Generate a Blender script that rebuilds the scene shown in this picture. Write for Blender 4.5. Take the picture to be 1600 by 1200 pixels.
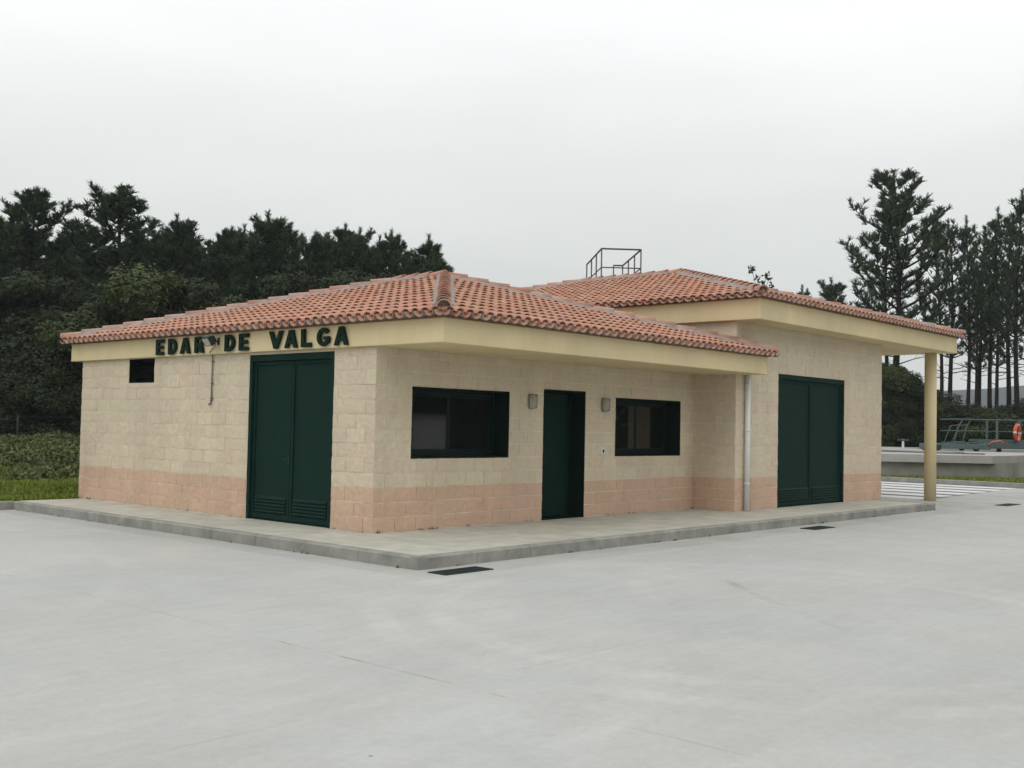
import bpy, bmesh, math, random
from mathutils import Vector, Matrix, noise
for o in list(bpy.data.objects): bpy.data.objects.remove(o, do_unlink=True)
sc = bpy.context.scene
col = sc.collection
R = math.radians
PI = math.pi

# ------------------------------------------------------------------ camera
CAM = Vector((-9.8516, -11.3308, 1.5025)); YAW, PITCH, ROLL, F = 0.7302, 0.0392, 0.0202, 1692.65
Fw = Vector((math.cos(YAW)*math.cos(PITCH), math.sin(YAW)*math.cos(PITCH), math.sin(PITCH)))
Rt = Vector((math.sin(YAW), -math.cos(YAW), 0)); Up = Rt.cross(Fw)
R2 = math.cos(ROLL)*Rt + math.sin(ROLL)*Up; U2 = -math.sin(ROLL)*Rt + math.cos(ROLL)*Up
cd = bpy.data.cameras.new('camera'); cam = bpy.data.objects.new('camera', cd); col.objects.link(cam)
cam.matrix_world = Matrix(((R2.x, U2.x, -Fw.x, CAM.x), (R2.y, U2.y, -Fw.y, CAM.y), (R2.z, U2.z, -Fw.z, CAM.z), (0, 0, 0, 1)))
cd.sensor_width = 36; cd.lens = F/1600*36; cd.clip_end = 6000; cd.clip_start = .05
sc.camera = cam
def hor(px): return 666.4 + (px-800)*.0202
def at(px, depth):
    """ground position at a given distance ahead of the camera"""
    d = Vector((math.cos(YAW), math.sin(YAW), 0)) + Rt*((px-800)/F)
    return CAM.x+d.x*depth, CAM.y+d.y*depth
def ztop(px, y, depth): return CAM.z + (hor(px)-y)/F*depth

# ------------------------------------------------------------------ sky, sun, exposure
SUN_EL, SUN_AZ = R(52), R(200)      # azimuth of the direction TO the sun, counter-clockwise from +X
w = bpy.data.worlds.new('World'); sc.world = w; w.use_nodes = True
nt = w.node_tree; nt.nodes.clear()
N = nt.nodes.new; L = nt.links.new
out = N('ShaderNodeOutputWorld'); bg = N('ShaderNodeBackground'); bg.inputs[1].default_value = .1
sky = N('ShaderNodeTexSky'); sky.sky_type = 'NISHITA'; sky.sun_disc = False
sky.sun_elevation = SUN_EL; sky.sun_rotation = R(90)-SUN_AZ
tc = N('ShaderNodeTexCoord'); sep = N('ShaderNodeSeparateXYZ'); L(tc.outputs['Generated'], sep.inputs[0])
ramp = N('ShaderNodeValToRGB'); L(sep.outputs[2], ramp.inputs[0])
e = ramp.color_ramp.elements
e[0].position = 0; e[0].color = (.635, .650, .628, 1); e[1].position = 1; e[1].color = (1, 1, 1, 1)
for p, c in ((.14, (.63, .648, .625)), (.24, (.70, .712, .69)), (.35, (.86, .875, .865)), (.6, (.96, .97, .97))):
    q = e.new(p); q.color = (*c, 1)
mp = N('ShaderNodeMapping'); mp.inputs['Scale'].default_value = (1.1, 1.1, 4.5); L(tc.outputs['Generated'], mp.inputs[0])
nz = N('ShaderNodeTexNoise'); nz.inputs['Scale'].default_value = 1.7; nz.inputs['Detail'].default_value = 3; nz.inputs['Roughness'].default_value = .45
L(mp.outputs[0], nz.inputs[0])
mr = N('ShaderNodeMapRange'); mr.inputs[1].default_value = .3; mr.inputs[2].default_value = .7; mr.inputs[3].default_value = .93; mr.inputs[4].default_value = 1.06
L(nz.outputs[0], mr.inputs[0])
vm = N('ShaderNodeVectorMath'); vm.operation = 'SCALE'; L(ramp.outputs[0], vm.inputs[0]); L(mr.outputs[0], vm.inputs['Scale'])
vs = N('ShaderNodeVectorMath'); vs.operation = 'SCALE'; L(vm.outputs[0], vs.inputs[0]); vs.inputs['Scale'].default_value = 13.4
mx = N('ShaderNodeMix'); mx.data_type = 'RGBA'; mx.inputs[0].default_value = .94
L(sky.outputs[0], mx.inputs[6]); L(vs.outputs[0], mx.inputs[7]); L(mx.outputs[2], bg.inputs[0]); L(bg.outputs[0], out.inputs[0])
sd = bpy.data.lights.new('sun', 'SUN'); sd.energy = .6; sd.angle = R(35); sd.color = (1, .97, .92)
so = bpy.data.objects.new('sun', sd); col.objects.link(so)
sdir = Vector((math.cos(SUN_AZ)*math.cos(SUN_EL), math.sin(SUN_AZ)*math.cos(SUN_EL), math.sin(SUN_EL)))
so.rotation_euler = sdir.to_track_quat('Z', 'Y').to_euler()
sc.view_settings.view_transform = 'Standard'; sc.view_settings.look = 'None'
sc.view_settings.exposure = 0; sc.view_settings.gamma = 1; sc.view_settings.use_curve_mapping = False
sc.render.engine = 'CYCLES'

# ------------------------------------------------------------------ materials
def mat(name, base, rough=.8, var=.12, scale=3.0, spec=.3, metal=0, tone=0, bump=0, bscale=60, hue=None, detail=5, stretch=None, tint=None, streak=0):
    """principled with two-octave mottling, optional per-piece tone and bump"""
    m = bpy.data.materials.new(name); m.use_nodes = True; t = m.node_tree; n = t.nodes.new; l = t.links.new
    b = t.nodes['Principled BSDF']; b.inputs['Roughness'].default_value = rough; b.inputs['Metallic'].default_value = metal
    b.inputs['Specular IOR Level'].default_value = spec
    co = n('ShaderNodeTexCoord'); src = co.outputs['Object']
    if stretch:
        mpn = n('ShaderNodeMapping'); mpn.inputs['Scale'].default_value = stretch; l(src, mpn.inputs[0]); src = mpn.outputs[0]
    n1 = n('ShaderNodeTexNoise'); n1.inputs['Scale'].default_value = scale; n1.inputs['Detail'].default_value = detail; n1.inputs['Roughness'].default_value = .6
    l(src, n1.inputs[0])
    r1 = n('ShaderNodeMapRange'); r1.inputs[1].default_value = .25; r1.inputs[2].default_value = .75; r1.inputs[3].default_value = 1-var; r1.inputs[4].default_value = 1+var
    l(n1.outputs[0], r1.inputs[0]); fac = r1.outputs[0]
    if tone:
        a = n('ShaderNodeAttribute'); a.attribute_name = 'tone'
        r2 = n('ShaderNodeMapRange'); r2.inputs[3].default_value = 1-tone; r2.inputs[4].default_value = 1+tone; l(a.outputs['Fac'], r2.inputs[0])
        mu = n('ShaderNodeMath'); mu.operation = 'MULTIPLY'; l(fac, mu.inputs[0]); l(r2.outputs[0], mu.inputs[1]); fac = mu.outputs[0]
    if streak:
        ms = n('ShaderNodeMapping'); ms.inputs['Scale'].default_value = (1.6, 1.6, .22); l(co.outputs['Object'], ms.inputs[0])
        for src_, sc2, a_ in ((ms.outputs[0], 1.5, streak), (co.outputs['Object'], .9, streak*.7)):
            ns = n('ShaderNodeTexNoise'); ns.inputs['Scale'].default_value = sc2; ns.inputs['Detail'].default_value = 5; ns.inputs['Roughness'].default_value = .65; l(src_, ns.inputs[0])
            rs = n('ShaderNodeMapRange'); rs.inputs[1].default_value = .3; rs.inputs[2].default_value = .7; rs.inputs[3].default_value = 1-a_; rs.inputs[4].default_value = 1+a_*.6; l(ns.outputs[0], rs.inputs[0])
            mu2 = n('ShaderNodeMath'); mu2.operation = 'MULTIPLY'; l(fac, mu2.inputs[0]); l(rs.outputs[0], mu2.inputs[1]); fac = mu2.outputs[0]
    colr = None
    if hue or tint:
        mm = n('ShaderNodeMix'); mm.data_type = 'RGBA'; mm.inputs[6].default_value = (*base, 1); mm.inputs[7].default_value = (*(hue or tint), 1)
        if hue:
            a = n('ShaderNodeAttribute'); a.attribute_name = 'tone2'; l(a.outputs['Fac'], mm.inputs[0])
        else:
            n2 = n('ShaderNodeTexNoise'); n2.inputs['Scale'].default_value = scale*.37; n2.inputs['Detail'].default_value = 6; l(co.outputs['Object'], n2.inputs[0])
            r3 = n('ShaderNodeMapRange'); r3.inputs[1].default_value = .42; r3.inputs[2].default_value = .68; l(n2.outputs[0], r3.inputs[0]); l(r3.outputs[0], mm.inputs[0])
        colr = mm.outputs[2]
    sv = n('ShaderNodeVectorMath'); sv.operation = 'SCALE'
    if colr: l(colr, sv.inputs[0])
    else: sv.inputs[0].default_value = base
    l(fac, sv.inputs['Scale']); l(sv.outputs[0], b.inputs['Base Color'])
    if bump:
        n3 = n('ShaderNodeTexNoise'); n3.inputs['Scale'].default_value = bscale; n3.inputs['Detail'].default_value = 4; l(co.outputs['Object'], n3.inputs[0])
        bp = n('ShaderNodeBump'); bp.inputs['Strength'].default_value = .6; bp.inputs['Distance'].default_value = bump; l(n3.outputs[0], bp.inputs['Height']); l(bp.outputs[0], b.inputs['Normal'])
    return m
M = {}
M['block'] = mat('block_cream', (.620, .540, .405), .95, .09, 14, .1, tone=.03, bump=.010, bscale=50, hue=(.610, .505, .385), streak=.07)
M['pink'] = mat('block_pink', (.585, .400, .300), .95, .09, 14, .1, tone=.03, bump=.010, bscale=50, hue=(.565, .41, .295), streak=.08)
M['mortar'] = mat('mortar', (.70, .645, .53), .95, .10, 6, .1, streak=.08)
M['plain'] = mat('plain_wall', (.60, .50, .34), .95, .1, 6, .1)
M['render'] = mat('cream_render', (.68, .57, .345), .85, .06, 1.6, .12, bump=.002, bscale=120, tint=(.63, .535, .335), streak=.05)
M['tile'] = mat('clay_tile', (.51, .27, .19), .9, .14, 7, .1, tone=.12, bump=.003, bscale=60, hue=(.47, .295, .22))
M['tile_end'] = mat('clay_channel', (.36, .30, .26), .9, .3, 12, .1, tone=.15, tint=(.22, .15, .12))
M['bed'] = mat('ridge_mortar', (.30, .255, .24), .95, .25, 8, .1, bump=.006, bscale=30)
M['eavebed'] = mat('eave_bed', (.30, .15, .10), .95, .25, 12, .1)
M['cap'] = mat('ridge_cap', (.46, .24, .17), .9, .16, 6, .1, tone=.14, tint=(.37, .31, .27))
M['green'] = mat('dark_green_metal', (.0045, .0235, .0180), .6, .15, 2, .09)
M['greenf'] = mat('window_frame_green', (.005, .016, .013), .5, .1, 3, .14)
M['letter'] = mat('letter_green', (.004, .016, .010), .6, .1, 4, .1)
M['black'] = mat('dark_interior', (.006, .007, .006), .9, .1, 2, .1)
M['kerb'] = mat('kerb_concrete', (.25, .25, .225), .95, .25, 4, .1, bump=.004, bscale=50, tint=(.32, .31, .28))
M['pipe'] = mat('grey_plastic', (.68, .70, .69), .5, .06, 3, .3)
M['lampb'] = mat('lamp_body', (.30, .28, .24), .6, .1, 9, .3)
M['lampg'] = mat('lamp_glass', (.48, .47, .42), .25, .08, 14, .5)
M['steel'] = mat('galvanised', (.20, .20, .21), .5, .15, 7, .4, metal=.3)
M['rail'] = mat('brown_steel', (.10, .075, .08), .6, .15, 7, .3)
M['iron'] = mat('grate_iron', (.018, .030, .028), .6, .2, 9, .3)
M['teal'] = mat('teal_paint', (.075, .12, .115), .5, .15, 5, .35)
M['conc'] = mat('tank_concrete', (.235, .23, .20), .95, .2, 1.3, .1, tint=(.32, .31, .275), bump=.004, bscale=20)
M['slabc'] = mat('tank_slab', (.34, .335, .31), .95, .12, 1.6, .1, tint=(.40, .395, .37))
M['orange'] = mat('ring_orange', (.56, .11, .06), .5, .1, 5, .4)
M['white'] = mat('white_paint', (.62, .63, .62), .7, .1, 2.2, .2)
M['whiteb'] = mat('white_band', (.7, .7, .68), .6, .05, 5, .2)
M['asph'] = mat('dark_stripe', (.17, .165, .16), .9, .15, 3, .2)
M['bark'] = mat('bark', (.020, .0165, .014), .95, .35, 4, .1, stretch=(3, 3, .6))
M['hill'] = mat('hill', (.028, .042, .045), 1, .2, .02, .05)
M['soil'] = mat('ground_green', (.075, .105, .028), 1, .3, .6, .05, tint=(.055, .06, .022))
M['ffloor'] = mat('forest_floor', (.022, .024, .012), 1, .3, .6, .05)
def leafmat(name, base, tip, rough=.6):
    m = mat(name, base, rough, .25, 1.2, .15, tone=.35, hue=tip); return m
M['needle'] = leafmat('pine_needles', (.027, .057, .025), (.060, .100, .042))
M['leaf'] = leafmat('broad_leaves', (.030, .050, .014), (.058, .072, .018))
M['leafd'] = leafmat('dark_leaves', (.013, .025, .009), (.027, .039, .012))
M['weed'] = leafmat('weeds', (.060, .082, .026), (.115, .125, .045))
M['grass'] = leafmat('grass_blades', (.125, .178, .018), (.22, .25, .045))
def glassmat():
    m = bpy.data.materials.new('window_glass'); m.use_nodes = True; b = m.node_tree.nodes['Principled BSDF']
    b.inputs['Base Color'].default_value = (.008, .010, .009, 1); b.inputs['Roughness'].default_value = .03; b.inputs['IOR'].default_value = 1.52
    b.inputs['Specular IOR Level'].default_value = .6
    return m
M['glass'] = glassmat()

def yardmat():
    m = bpy.data.materials.new('yard_concrete'); m.use_nodes = True; t = m.node_tree; n = t.nodes.new; l = t.links.new
    b = t.nodes['Principled BSDF']; b.inputs['Roughness'].default_value = .85; b.inputs['Specular IOR Level'].default_value = .2
    g = n('ShaderNodeNewGeometry'); P = g.outputs['Position']
    def noi(sc_, det=5, rough=.6, st=None, rot=0):
        s = P
        if st:
            a = n('ShaderNodeMapping'); a.inputs['Scale'].default_value = st; a.inputs['Rotation'].default_value = (0, 0, rot); l(P, a.inputs[0]); s = a.outputs[0]
        k = n('ShaderNodeTexNoise'); k.inputs['Scale'].default_value = sc_; k.inputs['Detail'].default_value = det; k.inputs['Roughness'].default_value = rough; l(s, k.inputs[0]); return k.outputs[0]
    def rng(s, a, c, d, f_):
        k = n('ShaderNodeMapRange'); k.inputs[1].default_value = a; k.inputs[2].default_value = c; k.inputs[3].default_value = d; k.inputs[4].default_value = f_; l(s, k.inputs[0]); return k.outputs[0]
    def mth(op, a, c=None):
        k = n('ShaderNodeMath'); k.operation = op
        for i, s in enumerate((a, c)):
            if s is None: continue
            if isinstance(s, (int, float)): k.inputs[i].default_value = s
            else: l(s, k.inputs[i])
        return k.outputs[0]
    big = rng(noi(.22, 6), .3, .7, .90, 1.07); mid = rng(noi(1.3, 7, .65), .25, .75, .93, 1.06); fine = rng(noi(14, 6, .85), .25, .75, .90, 1.08)
    trowel = rng(noi(1.5, 6, .7, (.7, 5, 1), R(-20)), .3, .7, .955, 1.035)
    f = mth('MULTIPLY', mth('MULTIPLY', big, mid), mth('MULTIPLY', fine, trowel))
    sp = n('ShaderNodeSeparateXYZ'); l(P, sp.inputs[0])
    wob = rng(noi(.9, 4), 0, 1, -.03, .03)
    def joint(axis, off, w_):
        v = mth('ADD', mth('ADD', sp.outputs[axis], off), wob)
        md = mth('PINGPONG', v, 2.75)           # distance to the nearest saw cut every 5.5 m
        return rng(md, w_*.45, w_, 1, 0)
    jn = mth('MAXIMUM', joint(0, 4.87, .014), joint(1, 6.42, .010))
    jv = rng(noi(.8, 4), .42, .62, .0, .16)
    f = mth('MULTIPLY', f, mth('SUBTRACT', 1, mth('MULTIPLY', jn, jv)))
    # faint tyre arcs: rings round a turning point
    def arc(cx, cy, r, wd, st):
        dx = mth('SUBTRACT', sp.outputs[0], cx); dy = mth('SUBTRACT', sp.outputs[1], cy)
        d = mth('SQRT', mth('ADD', mth('MULTIPLY', dx, dx), mth('MULTIPLY', dy, dy)))
        a = mth('ABSOLUTE', mth('SUBTRACT', d, r))
        return mth('MULTIPLY', rng(a, wd*.5, wd, 1, 0), rng(noi(.7, 5, .7), .42, .66, 0, st))
    tyres = mth('ADD', mth('ADD', arc(-.9, -6.4, 3.45, .17, .17), arc(-.9, -6.4, 2.92, .17, .17)), mth('ADD', arc(3.4, -9.6, 6.2, .16, .10), arc(-12, 4, 9.2, .14, .10)))
    tyres = mth('ADD', tyres, arc(-7, -1, 7.0, .2, .08))
    skid = mth('MULTIPLY', arc(15.2, -18.9, 20.0, .08, .24), mth('MULTIPLY', rng(sp.outputs[1], -7.4, -7.0, 0, 1), rng(sp.outputs[1], -5.2, -4.8, 1, 0)))
    blot = rng(noi(.9, 6, .75), .60, .72, 0, .09)
    edge = mth('MULTIPLY', mth('MAXIMUM', rng(sp.outputs[1], -2.9, -2.35, 0, 1), rng(sp.outputs[0], -1.75, -1.36, 0, 1)), mth('MULTIPLY', mth('MULTIPLY', rng(sp.outputs[1], -2.95, -2.9, 0, 1), rng(sp.outputs[0], -1.8, -1.75, 0, 1)), rng(noi(1.1, 5), .35, .65, .04, .16)))
    skid = mth('MAXIMUM', skid, mth('MAXIMUM', blot, edge))
    f = mth('MULTIPLY', f, mth('SUBTRACT', 1.0, mth('MULTIPLY', tyres, -.55)))
    f = mth('MULTIPLY', f, mth('SUBTRACT', 1.0, skid))
    # small dark specks
    vo = n('ShaderNodeTexVoronoi'); vo.inputs['Scale'].default_value = 2.1; l(P, vo.inputs['Vector'])
    sk = mth('MULTIPLY', rng(vo.outputs['Distance'], .015, .035, .5, 0), rng(noi(3.3, 2), .46, .54, 0, 1))
    f = mth('MULTIPLY', f, mth('SUBTRACT', 1.0, sk))
    # small cracks
    vc = n('ShaderNodeTexVoronoi'); vc.feature = 'DISTANCE_TO_EDGE'; vc.inputs['Scale'].default_value = .16
    wv = n('ShaderNodeTexNoise'); wv.inputs['Scale'].default_value = 1.4; wv.inputs['Detail'].default_value = 6; l(P, wv.inputs[0])
    va = n('ShaderNodeVectorMath'); va.operation = 'MULTIPLY_ADD'; l(wv.outputs[1], va.inputs[0]); va.inputs[1].default_value = (.5, .5, 0); l(P, va.inputs[2]); l(va.outputs[0], vc.inputs['Vector'])
    ck = mth('MULTIPLY', rng(vc.outputs[0], .0004, .0011, .0, 0), rng(noi(.5, 3), .5, .6, 0, 1))
    f = mth('MULTIPLY', f, mth('SUBTRACT', 1.0, ck))
    cm = n('ShaderNodeMix'); cm.data_type = 'RGBA'; cm.inputs[6].default_value = (.425, .432, .418, 1); cm.inputs[7].default_value = (.435, .428, .400, 1)
    l(rng(noi(.35, 6), .4, .62, 0, 1), cm.inputs[0])
    # rust washed along one joint
    rx = rng(mth('ABSOLUTE', mth('ADD', mth('ADD', sp.outputs[0], 4.87), wob)), .006, .016, 1, 0)
    ry = mth('MULTIPLY', rng(sp.outputs[1], -7.0, -6.9, 0, 1), rng(sp.outputs[1], -4.6, -4.5, 1, 0))
    ru = mth('MULTIPLY', mth('MULTIPLY', rx, ry), rng(noi(2.6, 3), .44, .56, 0, .6))
    c2 = n('ShaderNodeMix'); c2.data_type = 'RGBA'; l(ru, c2.inputs[0]); l(cm.outputs[2], c2.inputs[6]); c2.inputs[7].default_value = (.27, .21, .11, 1)
    sv = n('ShaderNodeVectorMath'); sv.operation = 'SCALE'; l(c2.outputs[2], sv.inputs[0]); l(f, sv.inputs['Scale']); l(sv.outputs[0], b.inputs['Base Color'])
    bp = n('ShaderNodeBump'); bp.inputs['Strength'].default_value = .35; bp.inputs['Distance'].default_value = .004; l(noi(45, 5, .7), bp.inputs['Height']); l(bp.outputs[0], b.inputs['Normal'])
    return m
M['yard'] = yardmat()

def pavemat():
    m = bpy.data.materials.new('paving_slabs'); m.use_nodes = True; t = m.node_tree; n = t.nodes.new; l = t.links.new
    b = t.nodes['Principled BSDF']; b.inputs['Roughness'].default_value = .85; b.inputs['Specular IOR Level'].default_value = .2
    g = n('ShaderNodeNewGeometry')
    br = n('ShaderNodeTexBrick'); br.offset = 0.0; br.inputs['Scale'].default_value = 1; br.inputs['Brick Width'].default_value = .4; br.inputs['Row Height'].default_value = .4
    br.inputs['Mortar Size'].default_value = .011; br.inputs['Mortar Smooth'].default_value = .3; br.inputs['Bias'].default_value = 0
    br.inputs['Color1'].default_value = (.45, .44, .375, 1); br.inputs['Color2'].default_value = (.405, .40, .34, 1); br.inputs['Mortar'].default_value = (.50, .48, .41, 1)
    l(g.outputs['Position'], br.inputs['Vector'])
    k = n('ShaderNodeTexNoise'); k.inputs['Scale'].default_value = 2.2; k.inputs['Detail'].default_value = 7; k.inputs['Roughness'].default_value = .7; l(g.outputs['Position'], k.inputs[0])
    r = n('ShaderNodeMapRange'); r.inputs[1].default_value = .3; r.inputs[2].default_value = .7; r.inputs[3].default_value = .85; r.inputs[4].default_value = 1.18; l(k.outputs[0], r.inputs[0])
    sv = n('ShaderNodeVectorMath'); sv.operation = 'SCALE'; l(br.outputs[0], sv.inputs[0]); l(r.outputs[0], sv.inputs['Scale']); l(sv.outputs[0], b.inputs['Base Color'])
    return m
M['pave'] = pavemat()

# ------------------------------------------------------------------ builders
class MB:
    def __init__(s): s.v = []; s.f = []; s.m = []; s.t = []; s.t2 = []; s.mi = 0; s.tone = .5; s.tone2 = 0.; s.sm = []; s.smooth = False
    def face(s, idx):
        s.f.append(idx); s.m.append(s.mi); s.t.append(s.tone); s.t2.append(s.tone2); s.sm.append(s.smooth)
    def quad(s, a, b, c, d):
        k = len(s.v); s.v += [a, b, c, d]; s.face((k, k+1, k+2, k+3))
    def box(s, x0, y0, z0, x1, y1, z1, mtx=None):
        p = [Vector(q) for q in ((x0,y0,z0),(x1,y0,z0),(x1,y1,z0),(x0,y1,z0),(x0,y0,z1),(x1,y0,z1),(x1,y1,z1),(x0,y1,z1))]
        if mtx: p = [mtx @ q for q in p]
        k = len(s.v); s.v += [tuple(q) for q in p]
        for q in ((0,3,2,1),(4,5,6,7),(0,1,5,4),(1,2,6,5),(2,3,7,6),(3,0,4,7)): s.face(tuple(k+i for i in q))
    def tube(s, pts, rad, n=8, cap=True):
        pts = [Vector(p) for p in pts]
        if not hasattr(rad, '__len__'): rad = [rad]*len(pts)
        k0 = len(s.v); up = Vector((0, 0, 1))
        for i, p in enumerate(pts):
            d = (pts[min(i+1, len(pts)-1)]-pts[max(i-1, 0)]).normalized()
            a = d.cross(up if abs(d.z) < .95 else Vector((1, 0, 0))).normalized(); b = d.cross(a)
            for j in range(n):
                t = 2*PI*j/n; s.v.append(tuple(p+(a*math.cos(t)+b*math.sin(t))*rad[i]))
        sm = s.smooth; s.smooth = True
        for i in range(len(pts)-1):
            for j in range(n):
                a = k0+i*n+j; b = k0+i*n+(j+1) % n; s.face((a, b, b+n, a+n))
        s.smooth = sm
        if cap:
            s.face(tuple(k0+j for j in range(n))[::-1]); s.face(tuple(k0+(len(pts)-1)*n+j for j in range(n)))
    def build(s, name, mats, parent=None, merge=False):
        me = bpy.data.meshes.new(name); me.from_pydata([tuple(p) for p in s.v], [], s.f)
        for m in (mats if isinstance(mats, (list, tuple)) else [mats]): me.materials.append(m)
        me.polygons.foreach_set('material_index', s.m); me.polygons.foreach_set('use_smooth', s.sm)
        for nm, d in (('tone', s.t), ('tone2', s.t2)):
            a = me.attributes.new(nm, 'FLOAT', 'FACE'); a.data.foreach_set('value', d)
        me.update(); o = bpy.data.objects.new(name, me); col.objects.link(o)
        if parent: o.parent = parent
        return o
def bevel(o, w_=.01, seg=2):
    md = o.modifiers.new('bevel', 'BEVEL'); md.width = w_; md.segments = seg; md.limit_method = 'ANGLE'; return o
def empty(name, loc=(0, 0, 0), rz=0, label=None, cat=None, group=None):
    o = bpy.data.objects.new(name, None); col.objects.link(o); o.location = loc; o.rotation_euler = (0, 0, rz); o.empty_display_size = .2
    tag(o, label, cat, group); return o
def tag(o, label=None, cat=None, group=None, kind=None):
    if label: o['label'] = label
    if cat: o['category'] = cat
    if group: o['group'] = group
    if kind: o['kind'] = kind
    return o
def copy_tree(o, parent=None):
    c = o.copy(); col.objects.link(c); c.parent = parent
    for ch in list(o.children): copy_tree(ch, c)
    return c

# ------------------------------------------------------------------ dimensions
L_ = 8.40; XR = 8.07; EY = -.917; XE = 14.70; ZF = 2.57; ZF2 = 2.90; ZT = 3.57; ZT2 = 3.96
XO, DO = -.08, -1.37; XF = 8.45; YL = 8.73
TX0, TX1, TY0, TY1 = 7.93, 17.95, -1.49, 11.7
GZ = -.149

# ------------------------------------------------------------------ ground, yard, pavement
ground = MB()
lx0, lx1, ly0, ly1 = -30, 26.9, -22, 8.3
far = 2500
xs = [-far, lx0, lx1, far]; ys = [-far, ly0, ly1, far]
for i in range(3):
    for j in range(3):
        if i == 1 and j == 1: continue
        ground.quad((xs[i], ys[j], -.03), (xs[i+1], ys[j], -.03), (xs[i+1], ys[j+1], -.03), (xs[i], ys[j+1], -.03))
tag(ground.build('ground', M['soil']), kind='structure')
y = MB(); y.quad((lx0, ly0, GZ), (lx1, ly0, GZ), (lx1, ly1, GZ), (lx0, ly1, GZ))
tag(y.build('concrete_yard', M['yard']), kind='structure')
# raised pavement round the building with its kerb
KX, KY, KE = -1.335, -2.328, 14.3
def ring_kerb(name, pts, wdt, z0, z1, seed=1):
    """kerb of separate concrete stones along a polyline (outer edge given, body to the left)"""
    rnd = random.Random(seed); m = MB()
    for a, b in zip(pts[:-1], pts[1:]):
        a = Vector((*a, 0)); b = Vector((*b, 0)); d = (b-a); ln = d.length; d.normalize(); nrm = Vector((-d.y, d.x, 0)); n_ = max(1, round(ln/1.0)); st = ln/n_
        for i in range(n_):
            p = a+d*(i*st+.003); q = a+d*((i+1)*st-.003); h = z1+rnd.uniform(-.0015, .0015); of = nrm*rnd.uniform(-.001, .001); c = .02
            prof = [(0, z0), (0, h-c), (c, h), (wdt, h), (wdt, z0)]
            k = len(m.v); m.tone = rnd.random()
            for e_ in (p, q):
                for (o_, z_) in prof: r_ = e_+of+nrm*o_; m.v.append((r_.x, r_.y, z_))
            for j in range(5):
                j2 = (j+1) % 5; m.face((k+j, k+5+j, k+5+j2, k+j2))
            m.face((k+4, k+3, k+2, k+1, k)); m.face(tuple(k+5+j for j in range(5)))
    return m.build(name, M['kerb'])
kb = ring_kerb('kerb', [(KX, 8.12), (KX, KY), (KE, KY), (KE, EY+.3)], .13, GZ-.05, 0)
tag(kb, kind='structure')
pv = MB(); pv.quad((KX+.13, KY+.13, -.004), (KE-.13, KY+.13, -.004), (KE-.13, 8.2, -.004), (KX+.13, 8.2, -.004))
tag(pv.build('pavement', M['pave']), kind='structure')
tag(ring_kerb('grass_kerb', [(KX+.02, 8.14), (-30, 8.14)][::-1], .12, GZ-.05, .0, 5), kind='structure')
tag(ring_kerb('road_kerb', [(26.9, -22), (26.9, 8.3)][::-1], .14, GZ-.05, .02, 6), kind='structure')
# painted crossing behind the canopy
cw = MB()
for i in range(6):
    x0 = 17.9+i*1.6
    if x0 > 26: break
    cw.mi = 0; cw.box(x0, -.55+.06*i, GZ-.02, x0+.95, 8.4, GZ+.004)
    cw.mi = 1; cw.box(x0+.95, -.75+.12*i, GZ-.02, x0+1.6, 8.4, GZ+.0035)
tag(cw.build('crosswalk', [M['white'], M['asph']]), kind='structure')
cw0 = MB()

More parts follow.
